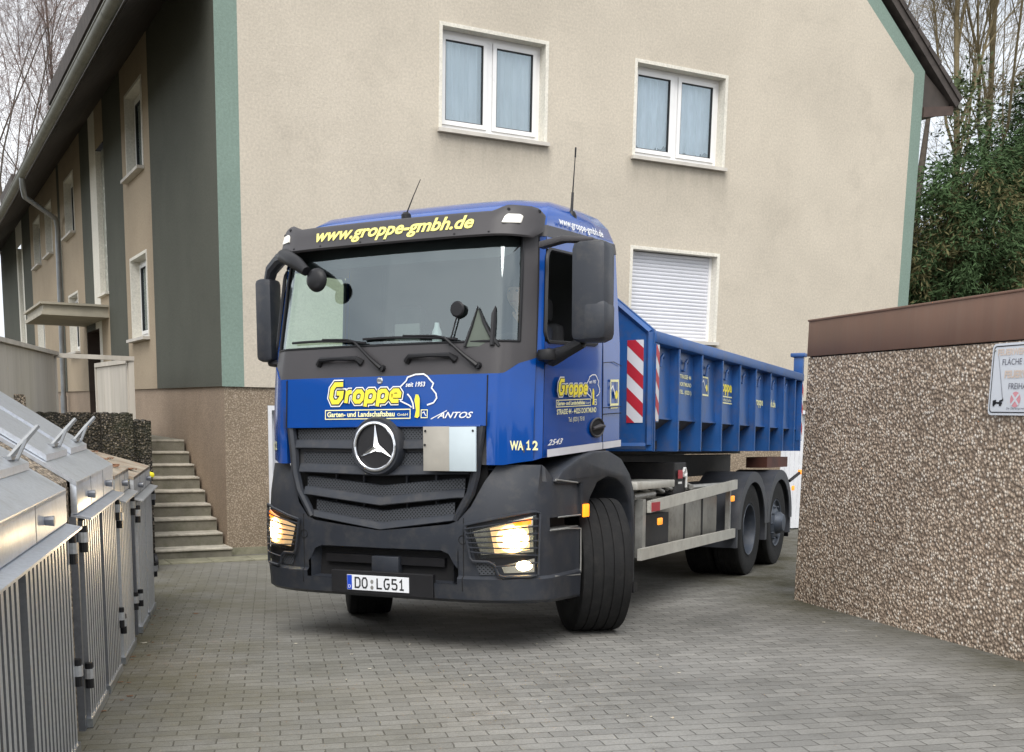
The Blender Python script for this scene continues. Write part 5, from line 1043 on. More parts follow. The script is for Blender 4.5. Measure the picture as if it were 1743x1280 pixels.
def make_wheel(w, kind):
    hw = w / 2; sg = []
    tread = [(0.512, -hw + 0.012), (0.519, -hw + 0.03)]
    ng = 4
    for k in range(ng):
        c = -hw + w * (k + 1) / (ng + 1); tread += [(0.522, c - 0.006), (0.513, c - 0.004), (0.513, c + 0.004), (0.522, c + 0.006)]
    tread += [(0.519, hw - 0.03), (0.512, hw - 0.012)]
    prof = [(0.288, -hw + 0.02), (0.30, -hw + 0.008), (0.33, -hw + 0.01), (0.40, -hw - 0.004), (0.46, -hw - 0.002), (0.495, -hw + 0.004)] + tread + [(0.495, hw - 0.004), (0.46, hw + 0.002), (0.40, hw + 0.004), (0.33, hw - 0.01), (0.30, hw - 0.008), (0.288, hw - 0.02)]
    if kind == 'deep': rp = [(0.294, hw - 0.02), (0.288, hw - 0.004), (0.275, hw - 0.01), (0.265, hw - 0.05), (0.25, hw - 0.16), (0.16, hw - 0.175), (0.15, hw - 0.12), (0.10, hw - 0.09), (0.0, hw - 0.085)]
    else: rp = [(0.294, hw - 0.02), (0.288, hw - 0.004), (0.275, hw - 0.01), (0.265, hw - 0.04), (0.24, hw - 0.05), (0.17, hw - 0.005), (0.14, hw + 0.0), (0.13, hw + 0.05), (0.10, hw + 0.09), (0.0, hw + 0.1)]
    rm_ = MB().lathe(rp, 'x', (0, 0, 0), 40)
    bk = MB().lathe([(0.29, -hw + 0.02), (0.27, -hw + 0.05), (0.0, -hw + 0.06)], 'x', (0, 0, 0), 24)
    return prof, rm_, bk, hw
def wheel(c, w, kind, steer=0.0, dual=False):
    prof, rm_, bk, hw = make_wheel(w, kind)
    for k in range(10):
        a = 2 * math.pi * k / 10; rr = 0.2 if kind != 'deep' else 0.165; x = hw - (0.03 if kind != 'deep' else 0.17)
        rm_.lathe([(0, 0.04), (0.012, 0.038), (0.014, 0.0)], 'x', (x, rr * math.cos(a), rr * math.sin(a)), 6)
    o = rm_.build('wheel', M['rim'], truck, smooth=40); o.location = c; sx_ = 1 if c[0] > 0 else -1
    o.rotation_euler = (0, 0, steer + (0 if sx_ > 0 else math.pi))
    t = MB().lathe(prof, 'x', (0, 0, 0), 64)
    if dual: t.lathe([(p[0], p[1] - w - 0.03) for p in prof], 'x', (0, 0, 0), 64)
    t.build('tyre', M['tyre'], o, smooth=30); bk.build('brake_drum', M['chassis'], o)
    return o
ST = R(37)
wheel((1.06, 1.42, 0.522), 0.40, 'hub', ST); wheel((-1.03, 1.44, 0.522), 0.37, 'hub', ST)
for s in (1, -1): wheel((s * 1.06, 5.92, 0.522), 0.30, 'deep', 0, True); wheel((s * 1.03, 7.27, 0.522), 0.36, 'hub')
for s in (1, -1):
    for cb, d0, d1 in ((5.92, 0.36, 0.36), (7.27, 0.36, 0.36)):
        po, pi_ = [], []
        for k in range(17):
            a = math.pi * k / 16; po.append((cb - 0.68 * math.cos(a), 0.56 + 0.615 * math.sin(a))); pi_.append((cb - 0.63 * math.cos(a), 0.56 + 0.56 * math.sin(a)))
        ol = po + [(cb + 0.68, d1)] + [(cb + 0.63, d1)] + pi_[::-1] + [(cb - 0.63, d0), (cb - 0.68, d0)]
        f = MB().ext(ol, 'x', min(s * 0.72, s * 1.235), max(s * 0.72, s * 1.235))
        rim = [(p[0], p[1]) for p in po] + [(cb - 0.56 * math.cos(math.pi * k / 16), 0.56 + 0.50 * math.sin(math.pi * k / 16)) for k in range(16, -1, -1)]
        f.ext(rim, 'x', min(s * 1.2355, s * 1.25), max(s * 1.2355, s * 1.25)); f.build('rear_fender', M['fender'], truck, smooth=40)

# chassis, guards, tanks
ch = MB()
for s in (1, -1): ch.box(s * 0.38, s * 0.46, 0.7, 8.3, 0.72, 1.04); ch.box(s * 0.28, s * 0.36, 2.2, 8.2, 1.1, 1.36)
for b in (1.44, 5.92, 7.27): ch.tube([(-0.95, b, 0.52), (0.95, b, 0.52)], 0.07, 10); ch.lathe([(0, -0.2), (0.2, -0.12), (0.22, 0), (0.2, 0.12), (0, 0.2)], 'x', (0, b, 0.5), 16)
for b in (2.3, 3.2, 4.6, 6.6, 8.2): ch.box(-0.379, 0.379, b - 0.05, b + 0.05, 0.78, 0.98)
ch.box(-0.4, 0.4, 0.6, 2.0, 0.55, 1.25); ch.box(-0.27, 0.27, 2.6, 7.8, 1.12, 1.3); ch.box(-1.0, 1.0, 8.2, 8.3, 0.5, 0.68)
ch.tube([(0.2, 2.4, 1.2), (0.3, 3.5, 1.15), (0.35, 5.2, 1.2)], 0.06, 8).tube([(-0.2, 2.4, 1.2), (-0.3, 3.5, 1.15)], 0.06, 8)
ch.build('chassis_frame', M['chassis'], truck, smooth=30)
sg2 = MB()
def rail(z0, z1, b0, b1, h, mb):
    mb.add([(x, b, z + d) for b, z in ((b0, z0), (b1, z1)) for x, d in ((1.19, 0), (1.225, 0), (1.225, h), (1.19, h))], [(0, 1, 2, 3), (7, 6, 5, 4), (0, 4, 5, 1), (1, 5, 6, 2), (2, 6, 7, 3), (3, 7, 4, 0)])
rail(0.885, 1.0, 2.38, 5.26, 0.1, sg2); rail(0.493, 0.478, 2.15, 5.22, 0.098, sg2); sgo = sg2.build('side_guard', M['alu'], truck, smooth=0)
for q in ((1.12, 2.28, 2.36), (1.14, 5.1, 5.15)): MB().box(q[0], 1.188, q[1], q[2], 0.5, 1.0).build('guard_post', M['steel'], sgo, smooth=0)
MB().box(1.2255, 1.229, 2.4, 2.62, 0.893, 0.97).build('warning_sticker', M['red'], sgo, smooth=0)
tk = MB().box(0.6, 1.1, 3.3, 4.95, 0.52, 0.98, bev=0.05)
tko = tk.build('fuel_tank', M['tank'], truck)
for b in (3.75, 4.35): MB().box(0.59, 1.112, b - 0.03, b + 0.03, 0.51, 0.99, bev=0.03).build('tank_strap', M['chassis'], tko)
tb_ = MB().lathe([(0, -0.16), (0.1, -0.15), (0.11, -0.1), (0.11, 0.1), (0.1, 0.15), (0, 0.16)], 'z', (1.0, 2.75, 0.66), 18).tube([(0.95, 2.6, 0.9), (1.05, 2.9, 0.92)], 0.06, 10); tb_.build('air_tank', M['steel'], truck, smooth=40)
bxs = MB().box(0.5, 1.12, 2.42, 3.2, 0.55, 0.85).box(0.46, 1.1, 3.42, 3.78, 1.0, 1.3, bev=0.01).box(0.5, 1.0, 2.4, 5.2, 0.86, 0.94); bxs.build('equipment_box', M['chassis'], truck, smooth=0)
lp_ = MB().tube([(1.115, 3.74, 1.06), (1.115, 3.74, 1.2), (1.115, 3.71, 1.245), (1.115, 3.67, 1.245), (1.115, 3.64, 1.21), (1.115, 3.66, 1.17), (1.115, 3.7, 1.165), (1.115, 3.735, 1.19)], 0.012, 6); lp_.build('hose_loop', M['white'], truck)
MB().box(1.121, 1.124, 3.46, 3.6, 1.15, 1.23).box(1.121, 1.124, 3.47, 3.58, 1.1, 1.12, mi=1).build('warning_sticker', [M['red'], M['white']], truck, smooth=0)
al = MB().box(0.75, 1.2, 2.1, 3.12, 1.085, 1.15, bev=0.008); al.build('tread_plate', M['alu'], truck)
hs = MB()
for k in range(5):
    b0 = 2.3 + 0.35 * k; hs.tube([(0.9 + 0.05 * k % 0.2, b0, 1.05), (1.05, b0 + 0.2, 1.1 + 0.02 * (k % 2)), (1.08, b0 + 0.5, 1.04), (0.8, b0 + 0.7, 1.02)], 0.018, 6)
hs.tube([(1.15, 3.8, 1.06), (1.15, 5.15, 1.05)], 0.026, 8).tube([(1.12, 2.2, 1.02), (1.12, 2.75, 1.03)], 0.03, 8); hs.build('hydraulic_hoses', M['steel'], truck)
tag(bpy.data.objects['hydraulic_hoses'], kind=None); bpy.data.objects['hydraulic_hoses'].name = 'hydraulic_hose'
for p in ((1.235, 2.6, 0.80), (1.235, 5.03, 0.905), (1.255, 7.95, 0.93)):
    MB().box(p[0] - 0.01, p[0] + 0.012, p[1] - 0.05, p[1] + 0.05, p[2] - 0.03, p[2] + 0.03, bev=0.008).build('side_marker', M['amber'], truck)
mk = MB().tube([(1.2, 7.98, 1.02), (1.27, 8.25, 1.12)], 0.02, 8).box(1.25, 1.3, 8.24, 8.3, 1.1, 1.16, bev=0.01, mi=1); mk.build('outline_marker', [M['black'], M['amber']], truck)
MB().box(0.6, 1.2, 8.0, 8.03, 0.3, 0.75).build('mud_flap', M['black'], truck, smooth=0)
MB().box(0.86, 1.12, 7.05, 8.2, 1.2, 1.33).build('tail_beam', mat('rusty_red', (0.09, 0.03, 0.02), 0.7, 0, 0.3, 5), truck, smooth=0)

# inside the cab
da = MB().ext([(0.30, 1.6), (0.26, 2.08), (0.5, 2.12), (0.8, 2.06), (0.84, 1.9), (0.75, 1.6)], 'x', -1.0, 1.0, bev=0.02).box(-0.35, 0.1, 0.5, 0.85, 1.5, 2.1, bev=0.03); dao = da.build('dashboard', M['dash'], truck)
MB().box(-0.06, 0.15, 0.34, 0.36, 2.12, 2.32, bev=0.01).tube([(0.045, 0.37, 2.2), (0.045, 0.45, 2.1)], 0.012, 6).build('tablet_holder', M['dash'], dao)
sw = MB().lathe([(0.225 + 0.016 * math.cos(a), 0.016 * math.sin(a)) for a in [2 * math.pi * k / 10 for k in range(11)]], 'z', (0, 0, 0), 32)
for a in (0.3, 2.8, 4.7): sw.tube([(0, 0, -0.03), (0.22 * math.cos(a), 0.22 * math.sin(a), 0)], 0.014, 6)
swo = sw.build('steering_wheel', M['interior'], truck); swo.location = (0.55, 0.86, 2.14); swo.rotation_euler = (R(40), 0, 0)
for l in (0.55, -0.6):
    sp = MB().box(l - 0.24, l + 0.24, 1.05, 1.5, 1.62, 1.8, bev=0.05).box(l - 0.23, l + 0.23, 1.42, 1.56, 1.75, 2.4, bev=0.05).box(l - 0.14, l + 0.14, 1.43, 1.54, 2.41, 2.6, bev=0.05); sp.build('seat', M['interior'], truck)
bt = MB().lathe([(0, 0), (0.033, 0.0), (0.036, 0.02), (0.036, 0.15), (0.02, 0.19), (0.016, 0.22), (0, 0.22)], 'z', (0, 0, 0), 16); bo_ = bt.build('water_bottle', M['wornwhite']); bo_.matrix_world = TM @ Matrix.Translation((0.25, 0.42, 2.105)); tag(bo_, 'pale bottle standing on the truck dashboard behind the windscreen', 'bottle')
pe = MB(); pw_ = lambda l, z, o=0.014: (l, interp(z, BC) + interp(l, BO) - o, z)  # dark reflection in the windscreen, modelled as a flat shape on the glass
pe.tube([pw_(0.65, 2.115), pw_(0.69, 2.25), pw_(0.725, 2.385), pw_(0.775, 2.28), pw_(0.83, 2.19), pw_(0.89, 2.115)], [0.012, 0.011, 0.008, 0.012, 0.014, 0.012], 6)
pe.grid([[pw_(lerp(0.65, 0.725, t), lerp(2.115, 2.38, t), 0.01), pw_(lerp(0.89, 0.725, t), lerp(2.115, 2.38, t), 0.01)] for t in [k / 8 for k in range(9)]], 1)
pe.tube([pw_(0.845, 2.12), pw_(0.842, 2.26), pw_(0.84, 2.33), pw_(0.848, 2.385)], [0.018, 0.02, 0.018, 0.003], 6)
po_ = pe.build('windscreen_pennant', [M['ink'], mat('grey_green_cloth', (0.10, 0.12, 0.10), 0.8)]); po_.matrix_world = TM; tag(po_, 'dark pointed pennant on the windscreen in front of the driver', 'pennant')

# driver
dv = thing('person', None, 'truck driver in a dark jacket behind the wheel raising one hand', 'person', mtx=TM)
V_ = [(0.55, 1.24, 1.84), (0.55, 1.25, 2.02), (0.55, 1.24, 2.2), (0.55, 1.23, 2.34), (0.55, 1.2, 2.42), (0.55, 1.17, 2.52),
      (0.74, 1.23, 2.3), (0.79, 1.08, 2.12), (0.73, 0.90, 2.3), (0.36, 1.23, 2.3), (0.28, 1.05, 2.08), (0.40, 0.86, 2.18), (0.46, 0.95, 1.82), (0.46, 0.9, 1.5), (0.66, 0.95, 1.82), (0.66, 0.9, 1.5)]
E_ = [(0, 1), (1, 2), (2, 3), (3, 4), (4, 5), (3, 6), (6, 7), (7, 8), (3, 9), (9, 10), (10, 11), (0, 12), (12, 13), (0, 14), (14, 15)]
skin_mesh('body', V_, E_, [0.17, 0.16, 0.17, 0.12, 0.058, 0.06, 0.075, 0.055, 0.04, 0.075, 0.055, 0.04, 0.085, 0.06, 0.085, 0.06], M['jacket'], dv)
hd = MB(); prof = []
for j in range(13):
    ph = math.pi * j / 12
    row = []
    for k in range(20):
        a = 2 * math.pi * k / 20; x, y, z = 0.078 * math.sin(ph) * math.cos(a), 0.098 * math.sin(ph) * math.sin(a), 0.12 * math.cos(ph)
        if z < -0.02: x *= 1 - 0.9 * abs(z + 0.02); y = y * (1 - 0.7 * abs(z + 0.02)) - 0.012
        row.append((0.55 + x, 1.15 + y, 2.6 + z))
    prof.append(row + row[:1])
hd.grid(prof); hd.ext([(1.035, 2.565), (1.06, 2.625), (1.07, 2.57)], 'x', 0.535, 0.565)
for sx_ in (-0.08, 0.08): hd.lathe([(0, -0.012), (0.022, -0.008), (0.028, 0.006), (0, 0.012)], 'x', (0.55 + sx_, 1.16, 2.595), 10)
for sx_ in (-0.03, 0.03): hd.lathe([(0, -0.008), (0.01, -0.004), (0.012, 0.004)], 'y', (0.55 + sx_, 1.062, 2.61), 8, 1)
hd.box(0.525, 0.575, 1.055, 1.065, 2.53, 2.537, mi=2)
hd.build('head', [M['skin'], M['ink'], mat('lips', (0.4, 0.17, 0.14), 0.5)], dv, smooth=60)
hh = MB(); hh.grid([[(0.55 + (p[0] - 0.55) * 1.07, 1.155 + (p[1] - 1.15) * 1.07, 2.605 + (p[2] - 2.6) * 1.06) for p in r_] for r_ in prof[:6]]); hh.build('hair', M['hair'], dv, smooth=60)
for (c, up_, sx_) in (((0.72, 0.88, 2.34), (0.0, -0.35, 0.94), 1), ((0.40, 0.85, 2.2), (0.2, -0.8, 0.5), -1)):
    c = Vector(c); u_ = Vector(up_).normalized(); s_ = Vector((1, 0, 0)); s_ = (s_ - u_ * s_.dot(u_)).normalized(); n_ = s_.cross(u_)
    vv, ee, rr = [tuple(c), tuple(c + u_ * 0.045), tuple(c + u_ * 0.09)], [(0, 1), (1, 2)], [0.028, (0.04), (0.042)]
    for k, (dx, ln) in enumerate(((-0.033, 0.068), (-0.011, 0.08), (0.012, 0.075), (0.034, 0.058))):
        b0 = c + u_ * 0.085 + s_ * dx; b1 = b0 + u_ * ln * 0.5 + s_ * dx * 0.25 + n_ * 0.004; b2 = b1 + u_ * ln * 0.5 + n_ * 0.018; i = len(vv); vv += [tuple(b0), tuple(b1), tuple(b2)]; ee += [(2, i), (i, i + 1), (i + 1, i + 2)]; rr += [0.010, 0.0095, 0.008]
    b0 = c + u_ * 0.03 - s_ * 0.035 * sx_; b1 = b0 + u_ * 0.035 - s_ * 0.025 * sx_; b2 = b1 + u_ * 0.03 - s_ * 0.006 * sx_; i = len(vv); vv += [tuple(b0), tuple(b1), tuple(b2)]; ee += [(1, i), (i, i + 1), (i + 1, i + 2)]; rr += [0.014, 0.012, 0.009]
    skin_mesh('hand', vv, ee, rr, M['skin'], dv, sub=1)

# ------------------------------------------------------------------ roll-off container on the truck
co_ = thing('roll_off_container', None, 'dented blue steel roll off container with side ribs resting on the truck', 'container', mtx=TM)
B0, B1, Z0, Z1 = 2.36, 8.35, 1.425, 2.30
cw = MB()
for s in (1, -1):
    cw.grid([[(s * 1.165, b, 2.32), (s * 1.185, b, 1.70), (s * 1.185, b, 1.69)] for b in (B0, B1)]); cw.grid([[(s * 1.185, b, 1.69), (s * 0.82, b, Z0)] for b in (B0, B1)], 1)
    cw.grid([[(s * 1.06, b, 2.32), (s * 1.06, b, 1.5)] for b in (B0, B1)])
cw.box(-1.06, 1.06, B0, B1, Z0, 1.5, mi=1).box(-1.1, 1.1, B1 - 0.06, B1, 1.5, 2.3).box(-0.45, -0.28, B0, B1, 1.37, Z0 - 0.001, mi=1).box(0.28, 0.45, B0, B1, 1.37, Z0 - 0.001, mi=1)
cw.build('wall', [M['cont_blue'], M['cont_dark']], co_, smooth=0)
for s in (1, -1):
    MB().box(s * 1.08, s * 1.265, B0 - 0.02, B1 + 0.03, 2.305, 2.405, bev=0.014).build('top_rim', M['cont_blue'], co_)
    MB().box(s * 0.82, s * 1.255, B0, B1 - 0.01, Z0 - 0.02, Z0 - 0.0, bev=0.002).build('bottom_rail', M['cont_blue'], co_, smooth=0) if False else None
    lg = MB().box(min(s * 1.17, s * 1.2), max(s * 1.17, s * 1.2), B0, B1, 1.683, 1.697); lg.build('ledge', M['cont_blue'], co_, smooth=0)
    for k, b in enumerate((2.342, 3.009, 3.726, 4.45, 5.143, 5.834, 6.54, 7.255, 7.9, 8.3)):
        MB().ext([(s * 1.06, 2.304), (s * 1.255, 2.304), (s * 1.255, Z0 - 0.02), (s * 0.85, Z0 - 0.02), (s * 1.06, 1.69)], 'y', b - 0.006 if k else b, b + (0.006 if 0 < k < 9 else 0.03)).box(min(s * 1.243, s * 1.258), max(s * 1.243, s * 1.258), b - 0.012 + (0.012 if k == 0 else 0), b + 0.016, Z0 - 0.02, 2.303).build('rib', M['cont_blue'], co_, smooth=0)
    if s > 0:
        for b in (2.66, 3.36, 4.07, 4.78, 5.47, 6.17, 6.87, 7.56):
            MB().tube([(s * 1.17, b, 2.14), (s * 1.195, b, 2.13), (s * 1.2, b + 0.01, 2.21), (s * 1.2, b + 0.05, 2.235), (s * 1.195, b + 0.085, 2.21)], 0.013, 6).build('rope_hook', M['cont_blue'], co_)
fw_ = MB().ext([(-1.25, 1.41), (1.25, 1.41), (1.25, 2.41), (0.74, 2.83), (-0.74, 2.83), (-1.25, 2.41)], 'y', B0 - 0.05, B0 - 0.003)
fo = fw_.build('front_wall', M['cont_blue'], co_, smooth=0)
ed = MB()
for a, b in (((1.215, 1.46), (1.215, 2.39)), ((1.215, 2.39), (0.73, 2.79)), ((0.73, 2.79), (-0.73, 2.79)), ((-1.215, 1.46), (-1.215, 2.39)), ((-1.215, 2.39), (-0.73, 2.79)), ((-1.2, 1.45), (1.2, 1.45))):
    ed.tube([(a[0], B0 - 0.055, a[1]), (b[0], B0 - 0.055, b[1])], 0.028, 4)
ed.build('wall_frame', M['cont_blue'], fo, smooth=0)
def hatch(mb, x0, x1, z0, z1, pt, n=6, flip=False):
    """red and white diagonal bars clipped to the panel"""
    w = x1 - x0; h = (z1 - z0); p = h / n
    mb.add([pt(x0, z0, 0), pt(x1, z0, 0), pt(x1, z1, 0), pt(x0, z1, 0)], [(0, 1, 2, 3)], 0)
    for k in range(-1, n // 2 + 2):
        a = z0 + 2 * p * k + p * 0.4; d = w * 0.95
        q = [(x0, a + d), (x1, a), (x1, a + p), (x0, a + p + d)]
        q2 = []
        for i in range(4):   # clip to z0..z1
            (xa, za), (xb, zb) = q[i], q[(i + 1) % 4]
            q2.append((xa, za))
        def clip(poly, zc, keep):
            out = []
            for i in range(len(poly)):
                a_, b_ = poly[i], poly[(i + 1) % len(poly)]; ia, ib = keep(a_[1]), keep(b_[1])
                if ia: out.append(a_)
                if ia != ib: t = (zc - a_[1]) / (b_[1] - a_[1]); out.append((lerp(a_[0], b_[0], t), zc))
            return out
        q2 = clip(q, z0, lambda z: z >= z0); q2 = clip(q2, z1, lambda z: z <= z1) if q2 else q2
        if len(q2) > 2: mb.add([pt(x, z, 1) for x, z in q2], [tuple(range(len(q2)))], 1)
for xa, xb in ((1.02, 1.165), (-1.165, -1.02)):
    wm = MB(); hatch(wm, xa, xb, 1.645, 2.33, lambda x, z, h: (x, B0 - 0.056 - 0.001 * h, z)); wm.build('warning_panel', [M['wornwhite'], M['red']], fo, smooth=0)
for ba, bb_, za in ((2.345, 2.43, 1.66), (8.29, 8.36, 1.55)):
    wm = MB(); hatch(wm, ba, bb_, za, 2.29, lambda x, z, h: (1.2625 + 0.001 * h, x, z)); wm.box(1.2, 1.2615, ba - 0.004, bb_ + 0.002, za - 0.01, 2.3, mi=2); wm.build('warning_panel', [M['wornwhite'], M['red'], M['cont_blue']], co_, smooth=0)
hp = MB().box(1.13, 1.25, 8.33, 8.42, 2.35, 2.66, bev=0.01).box(1.09, 1.28, 8.3, 8.45, 2.62, 2.67, bev=0.01); hp.build('hinge_post', M['cont_blue'], co_)
ctx = MB(); cf = lambda x, y: (1.131 + 0.012, x, y)
cw2 = lambda x, y: (lerp(1.185, 1.165, (y - 1.7) / 0.62) + 0.004, x + 0.15, y)
for i, (tx_, zz) in enumerate((('STRASSE 44', 2.07), ('DORTMUND', 2.0), ('TEL. (0231)', 1.93))): put(ctx, fit(tx_, 0.05, 0.38, off=0.001), lambda x, y, zz=zz: cw2(3.1 + x, zz + y), 3)
ctx.build('address_lettering', LM, co_, smooth=0); ctx = MB(); ribbon(ctx, [(3.84, 1.95), (4.05, 1.95), (4.05, 2.12), (3.84, 2.12)], 0.016, cw2, 3, True); ribbon(ctx, [(3.85, 2.06), (3.9, 2.09), (3.95, 2.03), (3.99, 2.0)], 0.014, cw2, 0); ctx.add([cw2(4.0 + 0.03 * math.cos(a), 2.02 + 0.034 * math.sin(a)) for a in [2 * math.pi * k / 14 for k in range(14)]], [tuple(range(14))], 2)
ctx.build('emblem', LM, co_, smooth=0); ctx = MB(); put(ctx, fit('roppe', 0.15, 0.45, off=0.006), lambda x, y: cw2(4.5 + x, 2.02 + y), 2); ribbon(ctx, [(4.48, 1.965), (4.95, 1.965)], 0.012, cw2, 3); ribbon(ctx, [(4.48, 1.90), (4.95, 1.90)], 0.012, cw2, 3); put(ctx, fit('Landschafts', 0.045, 0.42), lambda x, y: cw2(4.5 + x, 1.918 + y), 3)
ctx.build('company_lettering', LM, co_, smooth=0); ctx = MB(); ribbon(ctx, [(5.2, 2.2), (5.26, 2.14), (5.3, 2.08), (5.27, 2.02)], 0.014, cw2, 0); ribbon(ctx, [(5.22, 2.06), (5.22, 1.9)], 0.03, cw2, 3)
ctx.build('tree_emblem', LM, co_, smooth=0); ctx = MB(); put(ctx, fit('groppe', 0.12, 0.42, off=0.003), lambda x, y: cw2(5.92 + x, 1.93 + y), 3); ctx.build('website_lettering', LM, co_, smooth=0); ctx = MB(); put(ctx, fit('mbh.de', 0.12, 0.38, off=0.003), lambda x, y: cw2(6.6 + x, 1.93 + y), 3)
ctx.build('website_lettering', LM, co_, smooth=0)

# ------------------------------------------------------------------ trees
def bare_tree(name, loc, h, r0, seed, label, twig, lean=(0, 0), spread=0.5, levels=5, droop=0.0, limbs=7, first=0.28, group=None, bark=None):
    rnd = random.Random(seed); tr = thing(name, loc, label, 'tree', group)
    tk = MB(); tw = MB()
    def grow(p, d, L_, r, lev):
        n = 5 if lev < 2 else 3; pts = [Vector(p)]; dd = d.copy(); rs = [r]
        for i in range(n):
            dd = (dd + Vector((rnd.uniform(-1, 1), rnd.uniform(-1, 1), rnd.uniform(-0.6, 1))) * (0.10 + 0.04 * lev) + Vector((0, 0, -droop if lev >= 3 else 0.05))).normalized()
            pts.append(pts[-1] + dd * L_ / n); rs.append(r * (1 - 0.62 * (i + 1) / n))
        (tk if lev < 2 else tw).tube(pts, rs, 8 if lev == 0 else (5 if lev == 1 else 3), caps=False)
        if lev >= levels: return
        m = limbs if lev == 0 else (6 if lev == 1 else (7 if lev == 2 else 6))
        for k in range(m):
            t = lerp(first if lev == 0 else 0.2, 1.0, (k + rnd.random() * 0.7) / m); i = min(n - 1, int(t * n)); f = t * n - i
            q = pts[i].lerp(pts[i + 1], f); rr = lerp(rs[i], rs[i + 1], f)
            ax = (pts[i + 1] - pts[i]).normalized(); a = rnd.uniform(0, 2 * math.pi); u = ax.orthogonal().normalized(); v = ax.cross(u)
            sd2 = (u * math.cos(a) + v * math.sin(a)); an = rnd.uniform(0.45, 0.9) * (spread * 2)
            nd = (ax * math.cos(an) + sd2 * math.sin(an) + Vector((0, 0, 0.25 if lev < 2 else 0))).normalized()
            grow(q, nd, L_ * rnd.uniform(0.42, 0.62) * (1 if lev else 1.05 - 0.45 * t), max(rr * 0.58, 0.004), lev + 1)
    grow((0, 0, 0), Vector((lean[0], lean[1], 1)).normalized(), h, r0, 0)
    tk.build('trunk', bark or M['bark'], tr, smooth=60); tw.build('crown', twig, tr, smooth=0); return tr
def leafmass(mb, c, rx, ry, rz, n, size, rnd, drp=0.0, clump=26, wd_=0.22):
    """leaf sprays: small faces gathered into tufts spread over an uneven ellipsoid"""
    c = Vector(c); k = max(1, n // clump)
    for _ in range(k):
        a, b = rnd.uniform(0, 2 * math.pi), rnd.uniform(-1, 1); s = math.sqrt(1 - b * b); rr = rnd.uniform(0.25, 1.0) ** 0.5
        q = c + Vector((rx * s * math.cos(a), ry * s * math.sin(a), rz * b)) * rr
        out = Vector((s * math.cos(a), s * math.sin(a), b * 0.4 - drp)).normalized(); ln = rnd.uniform(0.25, 0.75)
        for j in range(clump):
            t = j / clump; p = q + out * ln * t + Vector((rnd.gauss(0, 0.09), rnd.gauss(0, 0.09), rnd.gauss(0, 0.07) - drp * 0.3 * t))
            d = (out + Vector((rnd.gauss(0, .7), rnd.gauss(0, .7), rnd.gauss(0, .6)))).normalized(); u = d.orthogonal().normalized(); u = (u * math.cos(t * 40) + d.cross(u) * math.sin(t * 40))
            z = size * rnd.uniform(0.6, 1.4)
            mb.add([p, p + d * z * 0.5 + u * z * wd_, p + d * z, p + d * z * 0.5 - u * z * wd_], [(0, 1, 2, 3)])
G1 = 'bare trees behind the apartment building'
bare_tree('birch_tree', (0.6, 36.5, 0), 17.5, 0.11, 3, 'tall bare birch with fine reddish twigs rising behind the left gutter', M['bark_red'], (0.05, 0), 0.42, 5, 0.10, 12, group=G1)
bare_tree('birch_tree', (-3.2, 41, 0), 18.5, 0.1, 12, 'bare birch at the far left edge of the photo', M['bark_red'], (0.02, 0), 0.42, 5, 0.10, 12, group=G1)
bare_tree('birch_tree', (4.5, 43, 0), 20, 0.11, 21, 'bare birch showing only above the roof edge beside the tallest one', M['bark_red'], (-0.05, 0), 0.42, 5, 0.08, 12, group=G1)
tr1 = bare_tree('ivy_tree', (17.6, 4.6, 0), 13.5, 0.11, 5, 'bare multi stemmed tree with an ivy clad trunk next to the eaves', M['bark_ol'], (0.02, 0), 0.4, 5, -0.01, 6, 0.42, bark=M['bark_ol'])
tr2 = bare_tree('bare_tree', (20.3, 6.4, 0), 14.5, 0.11, 44, 'tall bare tree with upswept branches behind the evergreens at the right edge', M['bark_ol'], (0.05, 0), 0.42, 5, -0.01, 7, 0.3, bark=M['bark_ol'])
tr3 = bare_tree('bare_tree', (23.5, 15, 0), 16, 0.11, 47, 'distant bare tree between the roof and the ivy clad trunk', M['bark_red'], (0, 0), 0.42, 5, 0, 6, 0.3)
rnd = random.Random(5)
iv = MB()
for k in range(26): leafmass(iv, (0.02 * k * 0.5 + rnd.uniform(-.1, .1), rnd.uniform(-.1, .1), 2.0 + k * 0.29), 0.33 - 0.006 * k, 0.33 - 0.006 * k, 0.3, 190, 0.11, rnd, 0.1, 19)
iv.build('ivy', M['ivy'], tr1, smooth=0)
iv2 = MB(); st2 = MB().tube([(-0.9, 0.4, 0), (-0.85, 0.4, 3), (-0.75, 0.45, 6.3), (-0.5, 0.5, 8.5)], [0.16, 0.14, 0.1, 0.05], 8)
for k in range(22): leafmass(iv2, (-0.85 + rnd.uniform(-.1, .1), 0.42, 1.6 + k * 0.22), 0.26, 0.26, 0.28, 120, 0.11, rnd, 0.1, 15)
st2.build('trunk', M['bark'], tr1, smooth=60); iv2.build('ivy', M['ivy'], tr1, smooth=0)
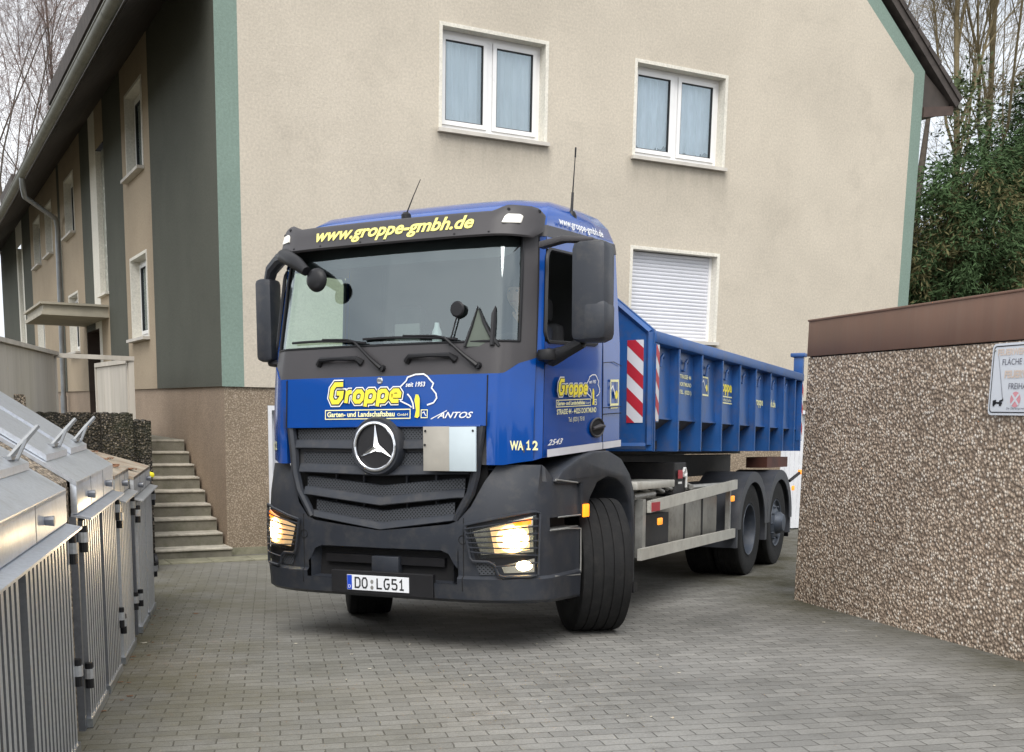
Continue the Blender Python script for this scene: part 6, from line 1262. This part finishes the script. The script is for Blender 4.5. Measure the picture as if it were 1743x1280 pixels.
def evergreen(loc, h, rx, seed, n, label, mats, size=0.15):
    rnd = random.Random(seed); t = thing('yew_tree', loc, label, 'tree', 'dark evergreens behind the garage')
    tk = MB().tube([(0, 0, 0), (0.05, 0, h * 0.4), (0.1, 0.05, h * 0.85)], [0.16, 0.12, 0.04], 8)
    ms = [MB(), MB()]
    for k in range(36):
        z = h * (0.12 + 0.84 * (k + rnd.random()) / 36); a = rnd.uniform(0, 6.28); r = rx * (1.05 - 0.75 * (z / h) ** 2) * rnd.uniform(0.35, 0.95)
        c = (r * math.cos(a), r * math.sin(a), z); tk.tube([(0.03, 0, z * 0.85), (c[0] * 0.5, c[1] * 0.5, z * 0.93), c], [0.05, 0.03, 0.012], 5)
        leafmass(ms[0 if rnd.random() < 0.72 else 1], c, rx * 0.42, rx * 0.42, h * 0.075, n // 36, size, rnd, 0.5, 44, 0.10)
    tk.build('trunk', M['bark_ol'], t, smooth=60)
    for m_, mt in zip(ms, mats): m_.build('crown', mt, t, smooth=0)
    return t
evergreen((16.3, 3.6, 0), 7.3, 1.6, 1, 62000, 'dark evergreen nearest the building corner above the garage edge', (M['yew'], M['yew2']))
evergreen((18.7, 3.4, 0), 8.3, 2.0, 2, 80000, 'broad dark evergreen in the middle above the garage roof', (M['yew'], M['yew2']))
evergreen((21.5, 4.8, 0), 10.3, 2.3, 3, 80000, 'tallest dark evergreen at the right edge of the photo', (M['yew'], M['yew2']))
evergreen((19.5, 7.5, 0), 6.6, 2.0, 4, 40000, 'evergreen half hidden behind the other two', (M['yew'], M['yew2']))

# ------------------------------------------------------------------ litter on the paving
rnd = random.Random(11)
def leaf(x, y, s, m, label):
    n = 6; mb = MB(); pts = [(s * (1 if k % 2 else 0.6) * math.cos(2 * math.pi * k / n + x), 0.6 * s * (1 if k % 3 else 0.6) * math.sin(2 * math.pi * k / n + x), 0.004 + 0.004 * (k % 2)) for k in range(n)]
    mb.add(pts + [(0, 0, 0.008)], [(k, (k + 1) % n, n) for k in range(n)]); o = mb.build('fallen_leaf', m, smooth=0, loc=(x, y, zg(y))); tag(o, label, 'leaf', 'pale leaf scraps scattered over the paving')
for i in range(24):
    s = rnd.uniform(0.8, 5.3); y0 = rnd.uniform(-9.6, -6.4); q = Vector((-2.0, y0 + 0.4, 0)) + DN * s
    if q.x > 3.905 - 0.25 * (-(q.y + 6.1)) - 0.1: continue
    leaf(q.x, q.y, rnd.uniform(0.008, 0.018), M['leaf_litter'], 'small pale leaf scrap lying on the grey paving')
for x, y, m, lb in ((-2.02, -5.75, 'leaf_litter', 'pale curled leaf lying beside the bin boxes'), (-1.35, -4.4, 'brown_leaf', 'reddish brown leaf alone on the paving near the far bin boxes')):
    leaf(x, y, 0.035, M[m], lb)
for i in range(14):
    q = P0 + DH * rnd.uniform(0.5, 5) + DN * rnd.uniform(0.03, 0.16); leaf(q.x, q.y, rnd.uniform(0.012, 0.03), M['brown_leaf'], 'brown leaf blown against the foot of the bin boxes')

# ------------------------------------------------------------------ unseen tree belt behind and left, added to darken the facade and reflections
rnd = random.Random(9); rows = [[], [], []]
for k in range(90):
    a = R(100 + 210 * k / 89); x, y = 62 * math.sin(a), 62 * math.cos(a) - 10
    h = 6.5 + 2.5 * math.sin(k * 0.7) + 1.5 * math.sin(k * 1.9 + 1) + rnd.uniform(-0.8, 0.8)
    if y > 25 or (y > -18 and x > -20): continue
    if x < -30: h -= 2
    rows[0].append((x, y, 0.5)); rows[1].append((x * 1.06, y * 1.06, h)); rows[2].append((x * 1.25, y * 1.25, 0.5))
fwd_ = MB().grid(rows).build('tree_belt', mat('far_trees', (0.06, 0.065, 0.045), 1.0, 0, 0.4, 0.6), smooth=0); tag(fwd_, kind='stuff')
